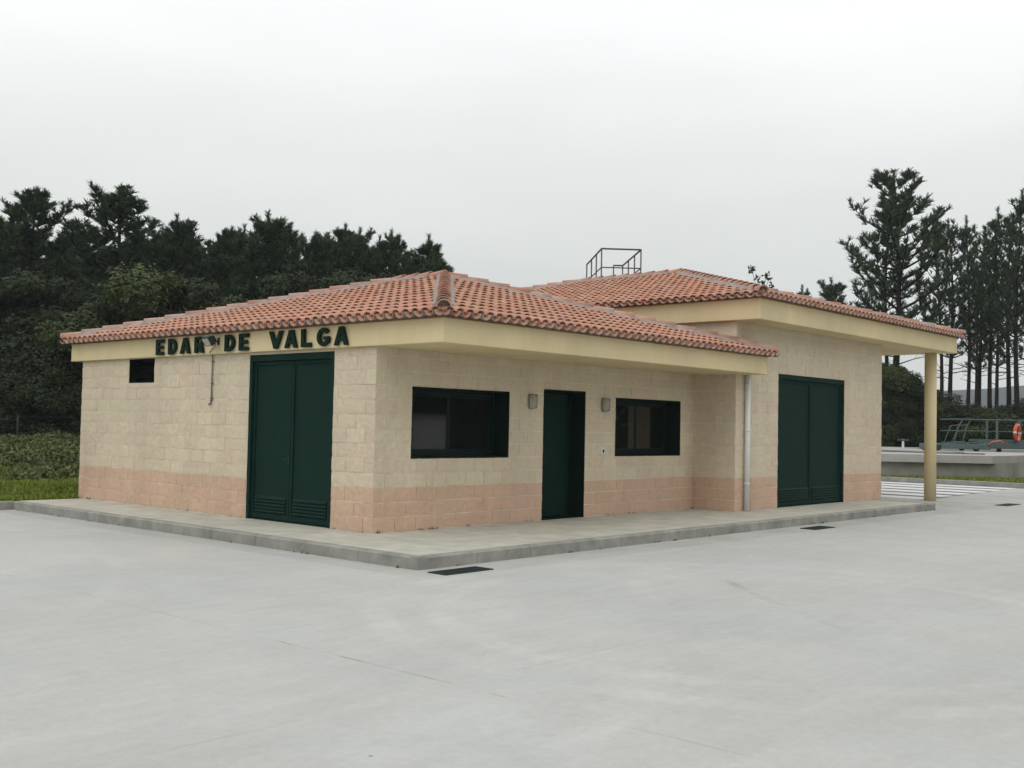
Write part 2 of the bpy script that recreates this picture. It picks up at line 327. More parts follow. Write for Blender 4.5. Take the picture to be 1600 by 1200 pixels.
# ------------------------------------------------------------------ block walls
def block_wall(m, mp_, u0, u1, z0, z1, openings, seed, core=True, shift=0):
    """mp_(u, depth, z) -> world point; depth grows outwards. Split-faced 40x20 blocks in running bond"""
    rnd = random.Random(seed); row = 0; z = 0.0; g = .0055; RH = .2045
    zs = [z0] if z0 < 0 else []
    rows = []
    if z0 < 0: rows.append((z0, 0.0))
    zz = 0.0
    while zz < z1-.01:
        rows.append((zz, min(zz+RH, z1))); zz += RH
    for ri, (a, b) in enumerate(rows):
        if b <= z0: continue
        hit = [o_ for o_ in openings if b > o_[2]+.015 and a < o_[3]-.015]
        ue = sorted({u0, u1, *[q_ for o_ in hit for q_ in o_[:2]]}); off = (ri % 2)*.2+shift; cells = []
        segs = []
        for c0, c1 in zip(ue[:-1], ue[1:]):
            mid = (c0+c1)/2; ov = [o_ for o_ in hit if o_[0] < mid < o_[1]]
            if not ov: segs.append((c0, c1, a, b)); continue
            o_ = ov[0]
            if o_[3] < b-.02: segs.append((c0, c1, o_[3], b))
            if o_[2] > a+.02: segs.append((c0, c1, a, o_[2]))
        for (c0, c1, za, zb) in segs:
            u = math.floor((c0-off)/.4)*.4+off
            while u < c1-.001:
                s0 = max(u, c0); s1 = min(u+.4, c1); u += .4
                if s1-s0 < .03: continue
                m.mi = 1 if a < .55 else 0
                m.tone = rnd.random(); m.tone2 = rnd.random()**1.5
                gv = g*rnd.choice((.3, .45, .7)); gu0 = gv if s0 > u0+.01 else 0; gu1 = gv if s1 < u1-.01 else 0
                nx = max(2, round((s1-s0)/.05)); nzz = 4
                k = len(m.v); ofs = rnd.uniform(-.003, .003)
                for j in range(nzz+1):
                    for i in range(nx+1):
                        uu = s0+gu0+(s1-s0-gu0-gu1)*i/nx; zv = za+g+(zb-za-2*g)*j/nzz
                        p = Vector((uu*9+seed*7, zv*9, seed)); d = noise.noise(p)*.006+noise.noise(p*2.3)*.003
                        if i in (0, nx): d -= .001
                        if j in (0, nzz): d -= .0015
                        m.v.append(mp_(uu, max(.0005, d+ofs+.006), zv))
                for j in range(nzz):
                    for i in range(nx):
                        q = k+j*(nx+1)+i; m.face((q, q+1, q+nx+2, q+nx+1))
                # side returns into the joint
                rim = [k+i for i in range(nx+1)]+[k+j*(nx+1)+nx for j in range(1, nzz+1)]+[k+nzz*(nx+1)+i for i in range(nx-1, -1, -1)]+[k+j*(nx+1) for j in range(nzz-1, 0, -1)]
                kk = len(m.v)
                def back(ix):
                    ii = ix-k; i = ii % (nx+1); j = ii//(nx+1)
                    return mp_(s0+gu0+(s1-s0-gu0-gu1)*i/nx, -.03, za+g+(zb-za-2*g)*j/nzz)
                for ix in rim: m.v.append(back(ix))
                n_ = len(rim)
                for j in range(n_): m.face((rim[j], kk+j, kk+(j+1) % n_, rim[(j+1) % n_]))
    # mortar sheet with the openings left out
    m.mi = 2; m.tone = .5; dm = -.0012
    us = sorted({u0, u1, *[o for q in openings for o in q[:2]]}); zs = sorted({z0, z1, *[max(z0, min(z1, o)) for q in openings for o in q[2:]]})
    for i in range(len(us)-1):
        for j in range(len(zs)-1):
            cu = (us[i]+us[i+1])/2; cz = (zs[j]+zs[j+1])/2
            if any(o0 < cu < o1 and p0 < cz < p1 for (o0, o1, p0, p1) in openings): continue
            m.quad(mp_(us[i], dm, zs[j]), mp_(us[i+1], dm, zs[j]), mp_(us[i+1], dm, zs[j+1]), mp_(us[i], dm, zs[j+1]))
WM = [M['block'], M['pink'], M['mortar']]

low = empty('low_building', (0, 0, 0), 0, 'low cream block building under the nearer tiled roof, carrying the green lettering', 'building')
tall = empty('tall_building', (0, 0, 0), 0, 'taller cream block building behind, with higher tiled roof and canopy on a round column', 'building')

# low building, face with the lettering (plane X=0, facing -X)
DL = (.91, 2.98, -.2, 2.53); VT = (5.82, 6.67, 2.14, 2.56)
m = MB(); block_wall(m, lambda u, d, z: (-d, u, z), 0, L_, -.1, ZF, [DL, VT], 3)
m.build('wall', WM, low)
W1 = (.68, 2.75, 1.015, 2.045); DR = (3.58, 4.68, -.2, 2.12); W2 = (5.54, 7.61, 1.015, 2.045)
m = MB(); block_wall(m, lambda u, d, z: (u, -d, z), 0, XR, -.1, ZF, [W1, DR, W2], 7, shift=.2)
m.build('wall', WM, low)
m = MB()
m.quad((0, L_, -.1), (XR, L_, -.1), (XR, L_, ZF), (0, L_, ZF)); m.build('wall', M['plain'], low)
# tall building
m = MB(); block_wall(m, lambda u, d, z: (XR-d, -u, z), 0, -EY, -.1, ZT, [], 11, shift=.1)
block_wall(m, lambda u, d, z: (XR-d, -u, z), -11.3, 0, 2.6, ZT, [], 12)
m.build('wall', WM, tall)
DT = (9.72, 12.71, -.2, 2.66)
m = MB(); block_wall(m, lambda u, d, z: (u, EY-d, z), XR, XE, -.15, ZT, [DT], 17, shift=.07)
m.build('wall', WM, tall)
m = MB(); block_wall(m, lambda u, d, z: (XE+d, u, z), EY, EY+2.4, -.15, ZT, [], 19, shift=.05)
m.mi = 3; m.quad((XE, EY+2.4, -.15), (XE, 11.3, -.15), (XE, 11.3, ZT), (XE, EY+2.4, ZT)); m.quad((XR, 11.3, -.15), (XE, 11.3, -.15), (XE, 11.3, ZT), (XR, 11.3, ZT))
m.build('wall', WM+[M['plain']], tall)

# eave slabs (smooth cream render)
m = MB(); m.box(XO, DO, ZF, XF, YL, ZF2); bevel(m.build('eave_slab', M['render'], low), .012)
m = MB(); m.box(TX0, TY0, ZT, TX1, TY1, ZT2); bevel(m.build('eave_slab', M['render'], tall), .012)
for pr_, (a0, b0, a1, b1, zz) in ((low, (XO, DO, XF, YL, ZF2)), (tall, (TX0, TY0, TX1, TY1, ZT2))):
    m = MB(); m.box(a0-.028, b0-.028, zz+.002, a1+.028, b1+.028, zz+.046); m.build('eave_bed', M['eavebed'], pr_)
# canopy column
m = MB(); m.tube([(17.55, -.98, GZ), (17.55, -.98, ZT)], .145, 32); m.build('column', M['render'], tall)

# ------------------------------------------------------------------ tiled hip roofs
def tile_slope(m, org, eu, es, en, lu, ls, seed, tri_left, tri_right):
    """org: eave start; eu along eave, es up the slope, en normal. cover and channel tiles; returns mesh in m, clipped later"""
    rnd = random.Random(seed); pit = .19; rowl = .365; nc = int(lu/pit)+1; nr = int(ls/rowl)+1; NS = 7
    st = (lu-nc*pit)/2
    def P(u, s, h): return org+eu*u+es*s+en*h
    for r in range(nr):
        jit = rnd.uniform(-.01, .01)
        for c in range(nc+1):
            u = st+c*pit; s0 = r*rowl+(rnd.uniform(-.008, .008) if r else 0); s1 = s0+rowl+.03
            # skip what the hips cut away anyway
            if u < tri_left(s0)-.4 or u > lu-tri_right(s0)+.4: continue
            du = rnd.uniform(-.006, .006); m.tone = rnd.random(); m.tone2 = max(0, rnd.random()*1.6-.6); lift = rnd.uniform(0, .006)
            r0, r1 = .079, .066; h0, h1 = .022+lift, .004
            m.mi = 0; k = len(m.v); m.smooth = True
            for (s_, rr, hh) in ((s0, r0, h0), (s1, r1, h1)):
                for i in range(NS+1):
                    t = PI*i/NS; m.v.append(tuple(P(u+du-math.cos(t)*rr, s_, hh+math.sin(t)*rr*.68)))
            for i in range(NS): m.face((k+i, k+i+1, k+NS+2+i, k+NS+1+i))
            m.smooth = False
            k2 = len(m.v)     # thickness of the lower end and the underside
            for (s_, rr, hh) in ((s0, r0-.014, h0), (s0+.1, r0-.016, h0-.006)):
                for i in range(NS+1):
                    t = PI*i/NS; m.v.append(tuple(P(u+du-math.cos(t)*rr, s_, hh+math.sin(t)*rr*.68)))
            for i in range(NS): m.face((k+i+1, k+i, k2+i, k2+i+1)); m.face((k2+i+1, k2+i, k2+NS+1+i, k2+NS+2+i))
            # channel tile between this cover and the next
            uc = u+pit/2; m.mi = 0; m.tone = rnd.random(); k = len(m.v); m.smooth = True
            sa = s0-(.035 if r == 0 else .01)
            for (s_, rr, hh) in ((sa, .072, .036), (s1, .080, .018)):
                for i in range(NS+1):
                    t = PI*i/NS; m.v.append(tuple(P(uc-math.cos(t)*rr, s_, hh-math.sin(t)*rr*.95)))
            for i in range(NS): m.face((k+i+1, k+i, k+NS+1+i, k+NS+2+i))
            m.smooth = False
            if r == 0:
                m.mi = 1; k2 = len(m.v)
                for (s_, rr, hh) in ((sa, .087, .036), (sa+.25, .09, .03)):
                    for i in range(NS+1):
                        t = PI*i/NS; m.v.append(tuple(P(uc-math.cos(t)*rr, s_, hh-math.sin(t)*rr*.95)))
                for i in range(NS): m.face((k+i, k+i+1, k2+i+1, k2+i)); m.face((k2+i, k2+i+1, k2+NS+2+i, k2+NS+1+i))
def clip(mb, planes):
    bm = bmesh.new(); vs = [bm.verts.new(p) for p in mb.v]; bm.verts.ensure_lookup_table()
    t1 = bm.faces.layers.float.new('tone'); t2 = bm.faces.layers.float.new('tone2')
    for i, f in enumerate(mb.f):
        fc = bm.faces.new([vs[j] for j in f]); fc.material_index = mb.m[i]; fc[t1] = mb.t[i]; fc[t2] = mb.t2[i]; fc.smooth = mb.sm[i]
    for co, no in planes:
        bmesh.ops.bisect_plane(bm, geom=bm.verts[:]+bm.edges[:]+bm.faces[:], plane_co=co, plane_no=no, clear_outer=True)
    return bm
def hip_roof(parent, x0, y0, x1, y1, ze, rise, apex_y, over, seed):
    """rectangle of the slab; tiles overhang it. ridge runs along Y from apex_y[0] to apex_y[1] at mid X"""
    X0, Y0, X1, Y1 = x0-over, y0-over, x1+over, y1+over
    xm = (X0+X1)/2; hx = (X1-X0)/2; za = ze+rise; A = Vector((xm, apex_y[0], za)); B = Vector((xm, apex_y[1], za))
    c00, c10, c11, c01 = Vector((X0, Y0, ze)), Vector((X1, Y0, ze)), Vector((X1, Y1, ze)), Vector((X0, Y1, ze))
    tot = None; me = bpy.data.meshes.new('roof'); acc = bmesh.new()
    for si, (p, q, top_p, top_q) in enumerate(((c00, c10, A, A), (c10, c11, A, B), (c11, c01, B, B), (c01, c00, B, A))):
        eu = (q-p).normalized(); nrm = eu.cross(top_p-p).normalized()
        if nrm.z < 0: nrm = -nrm
        es = nrm.cross(eu).normalized(); lu = (q-p).length; ls = (top_p-p).dot(es)
        du1 = (top_p-p).dot(eu); du2 = (q-top_q).dot(eu)
        mb = MB(); tile_slope(mb, p, eu, es, nrm, lu, ls+.1, seed+si, lambda s: s*du1/ls, lambda s: s*du2/ls)
        pls = []
        for a, b, inside in ((p, top_p, q), (q, top_q, p)):
            d = (b-a); hn = Vector((d.y, -d.x, 0)).normalized()
            if (inside-a).dot(hn) > 0: hn = -hn
            pls.append((a, hn))
        pls.append((top_p, Vector((es.x, es.y, 0)).normalized()))
        bmx = clip(mb, pls); tmp = bpy.data.meshes.new('t'); bmx.to_mesh(tmp); bmx.free(); acc.from_mesh(tmp); bpy.data.meshes.remove(tmp)
        # closed under-surface below the tiles
        dn = nrm*-.06
        vv = [acc.verts.new(tuple(c)) for c in ([p+dn+es*.06, q+dn+es*.06, top_q+dn, top_p+dn] if (top_q-top_p).length > .01 else [p+dn+es*.06, q+dn+es*.06, top_p+dn])]
        f = acc.faces.new(vv); f.material_index = 2
    acc.to_mesh(me); acc.free()
    for mm in (M['tile'], M['tile_end'], M['bed']): me.materials.append(mm)
    ro = bpy.data.objects.new('roof', me); col.objects.link(ro); ro.parent = parent
    # hip and ridge caps in their mortar bed
    rnd = random.Random(seed+50)
    for a, b, ex in ((c00, A, .0), (c10, A, .0), (c11, B, .0), (c01, B, .0), (A, B, 0)):
        d = (b-a); ln = d.length
        if ln < .2: continue
        d.normalize(); side = Vector((d.y, -d.x, 0)).normalized(); up = side.cross(d)
        if up.z < 0: up = -up
        cp = MB(); n_ = max(1, round(ln/.40)); st = ln/n_; NS = 9
        for i in range(n_):
            s0 = i*st; s1 = s0+st+.05; ra, rb = .105, .09; h0, h1 = .058, .030; cp.tone = rnd.random(); cp.smooth = True; k = len(cp.v)
            jj = rnd.uniform(-.008, .008)
            for (s_, rr, hh) in ((s0, ra, h0), (s1, rb, h1), (s0, ra-.018, h0), (s0+.3, ra-.03, h0-.012)):
                for t_ in range(NS+1):
                    t = PI*t_/NS; c = a+d*s_+side*(jj-math.cos(t)*rr)+up*(hh+math.sin(t)*rr); cp.v.append(tuple(c))
            w_ = NS+1
            for t_ in range(NS):
                cp.smooth = True; cp.face((k+t_, k+t_+1, k+w_+t_+1, k+w_+t_)); cp.face((k+2*w_+t_+1, k+2*w_+t_, k+3*w_+t_, k+3*w_+t_+1)); cp.smooth = False
                cp.face((k+t_+1, k+t_, k+2*w_+t_, k+2*w_+t_+1))
        cp.build('ridge_cap', M['cap'], ro)
        bd = MB(); n2 = max(2, int(ln/.15)); k = 0
        prof = [(-.185, .0), (-.150, .045), (-.095, .082), (.095, .082), (.150, .045), (.185, .0)]
        for i in range(n2+1):
            s_ = .34+(ln-.34)*i/n2
            for (o_, h_) in prof:
                c = a+d*s_+side*(o_+rnd.uniform(-.014, .014))+up*(h_+rnd.uniform(-.006, .004)); bd.v.append(tuple(c))
        for i in range(n2):
            for j in range(5): q_ = i*6+j; bd.face((q_, q_+1, q_+7, q_+6))
        bd.face((0, 1, 2, 3, 4, 5))
        k = len(bd.v)
        for t_ in range(NS+1): t = PI*t_/NS; c = a+d*.13-side*math.cos(t)*.095+up*(.05+math.sin(t)*.095); bd.v.append(tuple(c))
        c = a+d*.13-side*.095; bd.v.append(tuple(c-up*.05)); bd.v.append(tuple(c+side*.19-up*.05)); bd.face(tuple([k+NS+1]+list(range(k, k+NS+1))+[k+NS+2]))
        bd.build('mortar_bed', M['bed'], ro)
    return ro
hip_roof(low, XO, DO, XF, YL, ZF2+.052, 1.27, (2.95, 4.42), .12, 100)
hip_roof(tall, TX0, TY0, TX1, TY1, ZT2+.052, 1.36, (3.48, 6.75), .12, 200)

# ------------------------------------------------------------------ doors and windows
def double_door(parent, mp_, u0, u1, z1, flip=False, rec=.05):
    """mp_(u, depth outwards, z). frame as the part; two leaves, two louvres and the lock as sub-parts"""
    def bx(m_, a0, a1, d0, d1, b0, b1):
        c = [mp_(a, d, b) for a in (a0, a1) for d in (d0, d1) for b in (b0, b1)]
        xs_ = [q[0] for q in c]; ys_ = [q[1] for q in c]; zs_ = [q[2] for q in c]; m_.box(min(xs_), min(ys_), min(zs_), max(xs_), max(ys_), max(zs_))
    z0 = .012; fw = .07; f = MB()
    bx(f, u0, u0+fw, -rec-.06, .006, 0, z1); bx(f, u1-fw, u1, -rec-.06, .006, 0, z1); bx(f, u0+fw, u1-fw, -rec-.06, .006, z1-fw-.03, z1); bx(f, u0+fw, u1-fw, -rec-.06, -.03, 0, .012)
    fo = bevel(f.build('double_door', M['green'], parent), .004)
    um = (u0+u1)/2
    for (a, b) in ((u0+fw+.004, um-.004), (um+.004, u1-fw-.004)):
        lf = MB(); bx(lf, a, b, -rec-.04, -rec-.008, z0+.01, z1-fw-.035)          # sheet
        e_ = .055; bx(lf, a, a+e_, -rec-.008, -rec+.012, z0+.01, z1-fw-.035); bx(lf, b-e_, b, -rec-.008, -rec+.012, z0+.01, z1-fw-.035)
        bx(lf, a+e_, b-e_, -rec-.008, -rec+.012, z1-fw-.035-e_, z1-fw-.035); bx(lf, a+e_, b-e_, -rec-.008, -rec+.012, z0+.01, z0+.09)
        bevel(lf.build('door_leaf', M['green'], fo), .003)
        lv = MB(); bx(lv, a+e_+.02, b-e_-.02, -rec-.007, -rec-.003, .11, .37)
        for i in range(5):
            zc = .13+i*.05
            c0, c1 = a+e_+.03, b-e_-.03
            k = len(lv.v)
            for (d_, z_) in ((-rec-.003, zc+.04), (-rec+.022, zc), (-rec+.022, zc-.006), (-rec-.003, zc+.028)):
                lv.v.append(mp_(c0, d_, z_)); lv.v.append(mp_(c1, d_, z_))
            lv.mi = 0; lv.face((k, k+1, k+3, k+2)); lv.face((k+2, k+3, k+5, k+4)); lv.face((k+4, k+5, k+7, k+6))
        lv.build('louvre', M['green'], fo)
    hd = MB(); bx(hd, um+.02, um+.05, -rec+.012, -rec+.020, .86, .98); hd.tube([mp_(um+.035, -rec+.02, .94), mp_(um+.035, -rec+.05, .94), mp_(um+.10, -rec+.05, .94)], .007, 8)
    hd.build('handle', M['iron'], fo)
double_door(low, lambda u, d, z: (-d, u, z), DL[0], DL[1], DL[3], rec=.05)
double_door(tall, lambda u, d, z: (u, EY-d, z), DT[0], DT[1], DT[3], rec=.05)
# dark ventilation opening high on the lettering side
m = MB(); t_ = .02; a0, a1, b0, b1 = VT
m.box(-.004, a0, b0, .22, a0+t_, b1); m.box(-.004, a1-t_, b0, .22, a1, b1); m.box(-.004, a0+t_, b0, .22, a1-t_, b0+t_); m.box(-.004, a0+t_, b1-t_, .22, a1-t_, b1)
vo_ = m.build('vent_opening', M['black'], low)
m = MB(); m.box(.16, a0+t_, b0+t_, .2, a1-t_, b1-t_); m.build('grille_back', M['black'], vo_)
m = MB()
for i in range(6): m.box(.10, a0+t_, b0+.045+i*.06, .145, a1-t_, b0+.051+i*.06)
m.build('grille', M['black'], vo_)

def window(parent, W, seed):
    u0, u1, z0, z1 = W; rec = .29; t_ = .018
    f = MB()   # sheet-metal lining of the reveal and the outer frame
    f.box(u0, -.008, z0, u0+t_, rec+.06, z1); f.box(u1-t_, -.008, z0, u1, rec+.06, z1); f.box(u0+t_, -.008, z0, u1-t_, rec+.06, z0+t_); f.box(u0+t_, -.008, z1-t_, u1-t_, rec+.06, z1)
    fr = .05; a0, a1, b0, b1 = u0+t_, u1-t_, z0+t_, z1-t_
    f.box(a0, rec, b0, a0+fr, rec+.06, b1); f.box(a1-fr, rec, b0, a1, rec+.06, b1); f.box(a0+fr, rec, b0, a1-fr, rec+.06, b0+fr); f.box(a0+fr, rec, b1-fr, a1-fr, rec+.06, b1)
    wo = bevel(f.build('window', M['greenf'], parent), .003)
    um = (u0+u1)/2
    for i, (p, q, dd) in enumerate(((a0+fr, um+.03, .008), (um-.03, a1-fr, .034))):
        s = MB(); sw = .06; y0 = rec+dd; y1 = y0+.022
        s.box(p, y0, b0+fr, p+sw, y1, b1-fr); s.box(q-sw, y0, b0+fr, q, y1, b1-fr); s.box(p+sw, y0, b0+fr, q-sw, y1, b0+fr+sw); s.box(p+sw, y0, b1-fr-sw, q-sw, y1, b1-fr)
        s.build('sash', M['greenf'], wo)
        g = MB(); g.box(p+sw, y0+.008, b0+fr+sw, q-sw, y0+.014, b1-fr-sw); g.build('pane', M['glass'], wo)
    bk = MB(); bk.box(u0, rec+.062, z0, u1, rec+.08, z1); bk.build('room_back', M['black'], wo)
window(low, W1, 1); window(low, W2, 2)
# entrance door, deep in its reveal
u0, u1, _, z1 = DR; f = MB(); t_ = .02; rec = .30
f.box(u0, -.008, 0, u0+t_, rec+.08, z1); f.box(u1-t_, -.008, 0, u1, rec+.08, z1); f.box(u0+t_, -.008, z1-t_, u1-t_, rec+.08, z1); f.box(u0+t_, .02, -.003, u1-t_, rec+.08, .004)
f.box(u0+t_, rec, .004, u0+t_+.05, rec+.05, z1-t_); f.box(u1-t_-.05, rec, .004, u1-t_, rec+.05, z1-t_); f.box(u0+t_+.05, rec, z1-t_-.05, u1-t_-.05, rec+.05, z1-t_)
do = bevel(f.build('entrance_door', M['greenf'], low), .003)
f = MB(); f.box(u0+t_+.054, rec+.012, .01, u1-t_-.054, rec+.045, z1-t_-.054); bevel(f.build('door_leaf', M['green'], do), .003)
f = MB(); f.box(u0+.13, rec-.002, .98, u0+.17, rec+.012, 1.16); f.tube([(u0+.15, rec, 1.08), (u0+.15, rec-.05, 1.08), (u0+.27, rec-.05, 1.08)], .01, 8); f.build('handle', M['steel'], do)

# ------------------------------------------------------------------ lettering on the eave slab
def glyph(ch, w_, h):
    s = .27*h+.002     # stroke
    s = .078
    def arc(cx, cy, rx, ry, a0, a1, n=12): return [(cx+rx*math.cos(R(a0+(a1-a0)*i/n)), cy+ry*math.sin(R(a0+(a1-a0)*i/n))) for i in range(n+1)]
    if ch == 'E': return [[(0,0),(w_,0),(w_,.055),(s,.055),(s,h/2-.026),(w_*.9,h/2-.026),(w_*.9,h/2+.026),(s,h/2+.026),(s,h-.055),(w_,h-.055),(w_,h),(0,h)]]
    if ch == 'L': return [[(0,0),(w_,0),(w_,.06),(s,.06),(s,h),(0,h)]]
    if ch == 'D': return [[(0,0)]+arc(w_*.4, h/2, w_*.6, h/2, -90, 90)+[(0,h)], ([(s,.055)]+arc(w_*.4, h/2, w_*.6-.07, h/2-.055, -90, 90)+[(s,h-.055)])[::-1]]
    if ch == 'A':
        c = w_/2; return [[(0,0),(s,0),(s+.022,.06),(w_-s-.022,.06),(w_-s,0),(w_,0),(c+.046,h),(c-.046,h)], [(s+.038,.105),(c,h-.075),(w_-s-.038,.105)]]
    if ch == 'V':
        c = w_/2; return [[(0,h),(c-.042,0),(c+.042,0),(w_,h),(w_-s,h),(c,.095),(s,h)]]
    if ch == 'R':
        hb = .115; return [[(0,0),(s,0),(s,.10),(s+.02,.10),(w_-s-.01,0),(w_+.01,0),(w_-.045,.118)]+arc(w_*.5, (h+hb)/2, w_*.5, (h-hb)/2, -40, 90)+[(0,h)], ([(s,hb+.04)]+arc(w_*.5, (h+hb)/2, w_*.5-.07, (h-hb)/2-.045, -90, 90, 8)+[(s,h-.05)])[::-1]]
    if ch == 'G':
        cx, cy = w_*.52, h/2
        o = arc(cx, cy, w_*.52, h/2, 40, 330, 22)+[(w_*.96, cy+.005), (cx, cy+.005), (cx, cy-.045), (w_*.96-.062, cy-.045)]
        i_ = arc(cx, cy, w_*.52-.074, h/2-.058, 40, 318, 18)
        return [o[:23]+[(w_,.05),(w_,cy+.005),(cx,cy+.005),(cx,cy-.04),(w_-.066,cy-.04)]+i_[::-1]]
sign = empty('lettering_sign', (XO, 3.0, 2.6), 0, 'dark green raised capital lettering reading EDAR DE VALGA on the cream eave band', 'sign')
spec = [('E', 5.58, 5.345), ('D', 5.19, 4.94), ('A', 4.82, 4.52), ('R', 4.38, 4.12), ('D', 3.51, 3.25), ('E', 3.12, 2.88), ('V', 2.33, 2.0), ('A', 1.94, 1.64), ('L', 1.54, 1.31), ('G', 1.17, .89), ('A', .78, .48)]
for ch, ya, yb in spec:
    cu = bpy.data.curves.new('letter', 'CURVE'); cu.dimensions = '2D'; cu.fill_mode = 'BOTH'; cu.extrude = .014; cu.bevel_depth = .002
    for pl in glyph(ch, ya-yb, .262):
        sp = cu.splines.new('POLY'); sp.points.add(len(pl)-1)
        for i, (x_, y_) in enumerate(pl): sp.points[i].co = (x_, y_, 0, 1)
        sp.use_cyclic_u = True
    to = bpy.data.objects.new('tmp', cu); col.objects.link(to); dg = bpy.context.evaluated_depsgraph_get()
    me = bpy.data.meshes.new_from_object(to.evaluated_get(dg)); bpy.data.objects.remove(to, do_unlink=True)
    # local x -> -Y, local y -> Z, local z -> -X ; stands 2 cm off the render
    me.transform(Matrix(((0, 0, -1, -.036), (-1, 0, 0, ya-3.0), (0, 1, 0, .0), (0, 0, 0, 1))))
    me.materials.clear(); me.materials.append(M['letter']); me.name = 'letter'
    lo = bpy.data.objects.new('letter', me); col.objects.link(lo); lo.parent = sign

# floodlight, its conduit, wall lamps, intercom, downpipe
fl = empty('floodlight', (XO-.02, 3.74, 2.765), 0, 'black floodlight with pale glass fixed over the lettering', 'floodlight')
m = MB(); rot = Matrix.Translation((-.17, 0, .0)) @ Matrix.Rotation(R(-8), 4, 'Z') @ Matrix.Rotation(R(-34), 4, 'Y')
m.box(-.04, -.12, -.075, .04, .12, .075, rot); m.box(.04, -.09, -.055, .07, .09, .055, rot)
for i in range(5): m.box(.07, -.08+i*.04-.003, -.05, .09, -.08+i*.04+.003, .05, rot)
hs = bevel(m.build('housing', M['iron'], fl), .01)
m = MB(); m.box(-.047, -.10, -.06, -.041, .10, .06, rot); m.build('glass', M['lampg'], hs)
m = MB(); m.box(.0, -.025, -.05, .016, .025, .06); m.tube([(.0, 0, .0), (-.17, 0, 0)], .014, 6); m.build('bracket', M['iron'], fl)
m = MB(); m.tube([(-.03, 3.99, 2.56), (-.03, 3.99, 1.80)], .012, 8); m.tube([(-.03, 3.99, 1.83), (-.035, 4.0, 1.77), (-.06, 4.02, 1.76)], .02, 8)
for z_ in (2.45, 2.1, 1.86): m.box(-.046, 3.965, z_, -.0, 4.015, z_+.015)
m.tube([(-.03, 3.99, 2.56), (-.095, 3.985, 2.60), (-.10, 3.80, 2.73)], .008, 6)
tag(m.build('conduit', M['steel']), 'thin grey cable conduit running down the block wall below the floodlight', 'conduit')
def wall_lamp(x):
    r = empty('wall_lamp', (x, 0, 1.91), 0, None, 'wall lamp', 'oval bulkhead lamps beside the entrance')
    m = MB()
    def oval(d0, d1, rx, rz, rx2, rz2, mi=0, n=24):
        m.mi = mi; k = len(m.v)
        for (d, a, b) in ((d0, rx, rz), (d1, rx2, rz2)):
            for i in range(n):
                t = 2*PI*i/n; c, s = math.cos(t), math.sin(t); e_ = .55
                m.v.append((a*math.copysign(abs(c)**e_, c), -d, b*math.copysign(abs(s)**e_, s)))
        m.smooth = True
        for i in range(n): j = (i+1) % n; m.face((k+i, k+j, k+n+j, k+n+i))
        m.smooth = False; m.face(tuple(k+n+i for i in range(n))[::-1])
    oval(.0, .055, .085, .125, .08, .12); m.build('base', M['lampb'], r)
    m = MB(); oval(.055, .10, .072, .112, .06, .10); oval(.10, .125, .06, .10, .035, .07); m.build('glass', M['lampg'], r)
    m = MB(); m.box(-.082, -.115, .05, .082, -.05, .062); m.box(-.006, -.14, -.11, .006, -.05, .11); m.tube([(0, -.06, .085), (0, -.145, .085)], .02, 10); m.build('guard', M['lampb'], r)
    return r
a = wall_lamp(3.26); a['label'] = 'grey oval bulkhead lamp between the larger window and the entrance door'
b = copy_tree(a); b.location.x = 5.19; b['label'] = 'grey oval bulkhead lamp between the entrance door and the shaded far window'
ic = empty('intercom', (5.14, 0, 1.11), 0, 'small grey box with a black button on the wall right of the entrance door', 'intercom')
m = MB(); m.box(-.05, -.045, -.055, .05, .002, .055); bevel(m.build('case', M['pipe'], ic), .008)
m = MB(); m.box(-.012, -.053, -.028, .028, -.045, .028); m.build('button', M['iron'], ic)
m = MB(); m.tube([(8.395, EY-.075, 0), (8.395, EY-.075, ZF)], .05, 20)
for z_ in (.5, 1.5, 2.35): m.tube([(8.395, EY-.075, z_), (8.395, EY-.075, z_+.03)], .055, 20); m.box(8.38, EY-.03, z_, 8.41, EY+.0, z_+.03)
tag(m.build('downpipe', M['pipe']), 'pale grey round downpipe on the corner where the two buildings meet', 'drainpipe')

# drain grates
def grate(x, y_, label, lx=.74, ly=.26, rz=0):
    r = empty('drain_grate', (x, y_, GZ), rz, label, 'drain grate', 'iron drain grates in the yard')
    m = MB(); m.box(0, 0, .001, lx, ly, .004); pit = m.build('pit', M['black'], r)
    m = MB(); m.box(-.015, -.015, -.03, 0, ly+.015, .012); m.box(lx, -.015, -.03, lx+.015, ly+.015, .012); m.box(0, -.015, -.03, lx, 0, .012); m.box(0, ly, -.03, lx, ly+.015, .012); m.build('frame', M['iron'], r)
    m = MB(); n_ = int(lx/.03)
    for i in range(n_): m.box((i+.5)*lx/n_-.006, 0, .004, (i+.5)*lx/n_+.006, ly, .011)
    m.box(0, ly/2-.006, .004, lx, ly/2+.006, .0105); m.build('bars', M['iron'], r)
grate(-1.37, -2.82, 'dark iron drain grate beside the nearest kerb corner')
grate(7.38, -2.88, 'dark iron drain grate in front of the downpipe, halfway along the kerb', .72, .26)
grate(17.25, -2.93, 'dark iron drain grate beyond the end of the pavement, right of the column', .95, .28)

# ------------------------------------------------------------------ guard rail standing on the far roof
cg = empty('roof_guardrail', (14.35, 6.37, 0), R(45.7), 'brown steel guardrail cage standing up behind the taller roof ridge', 'railing')
m = MB(); lx, hw = 3.0, .55; zt, zm, zb = 6.47, 5.95, 5.42
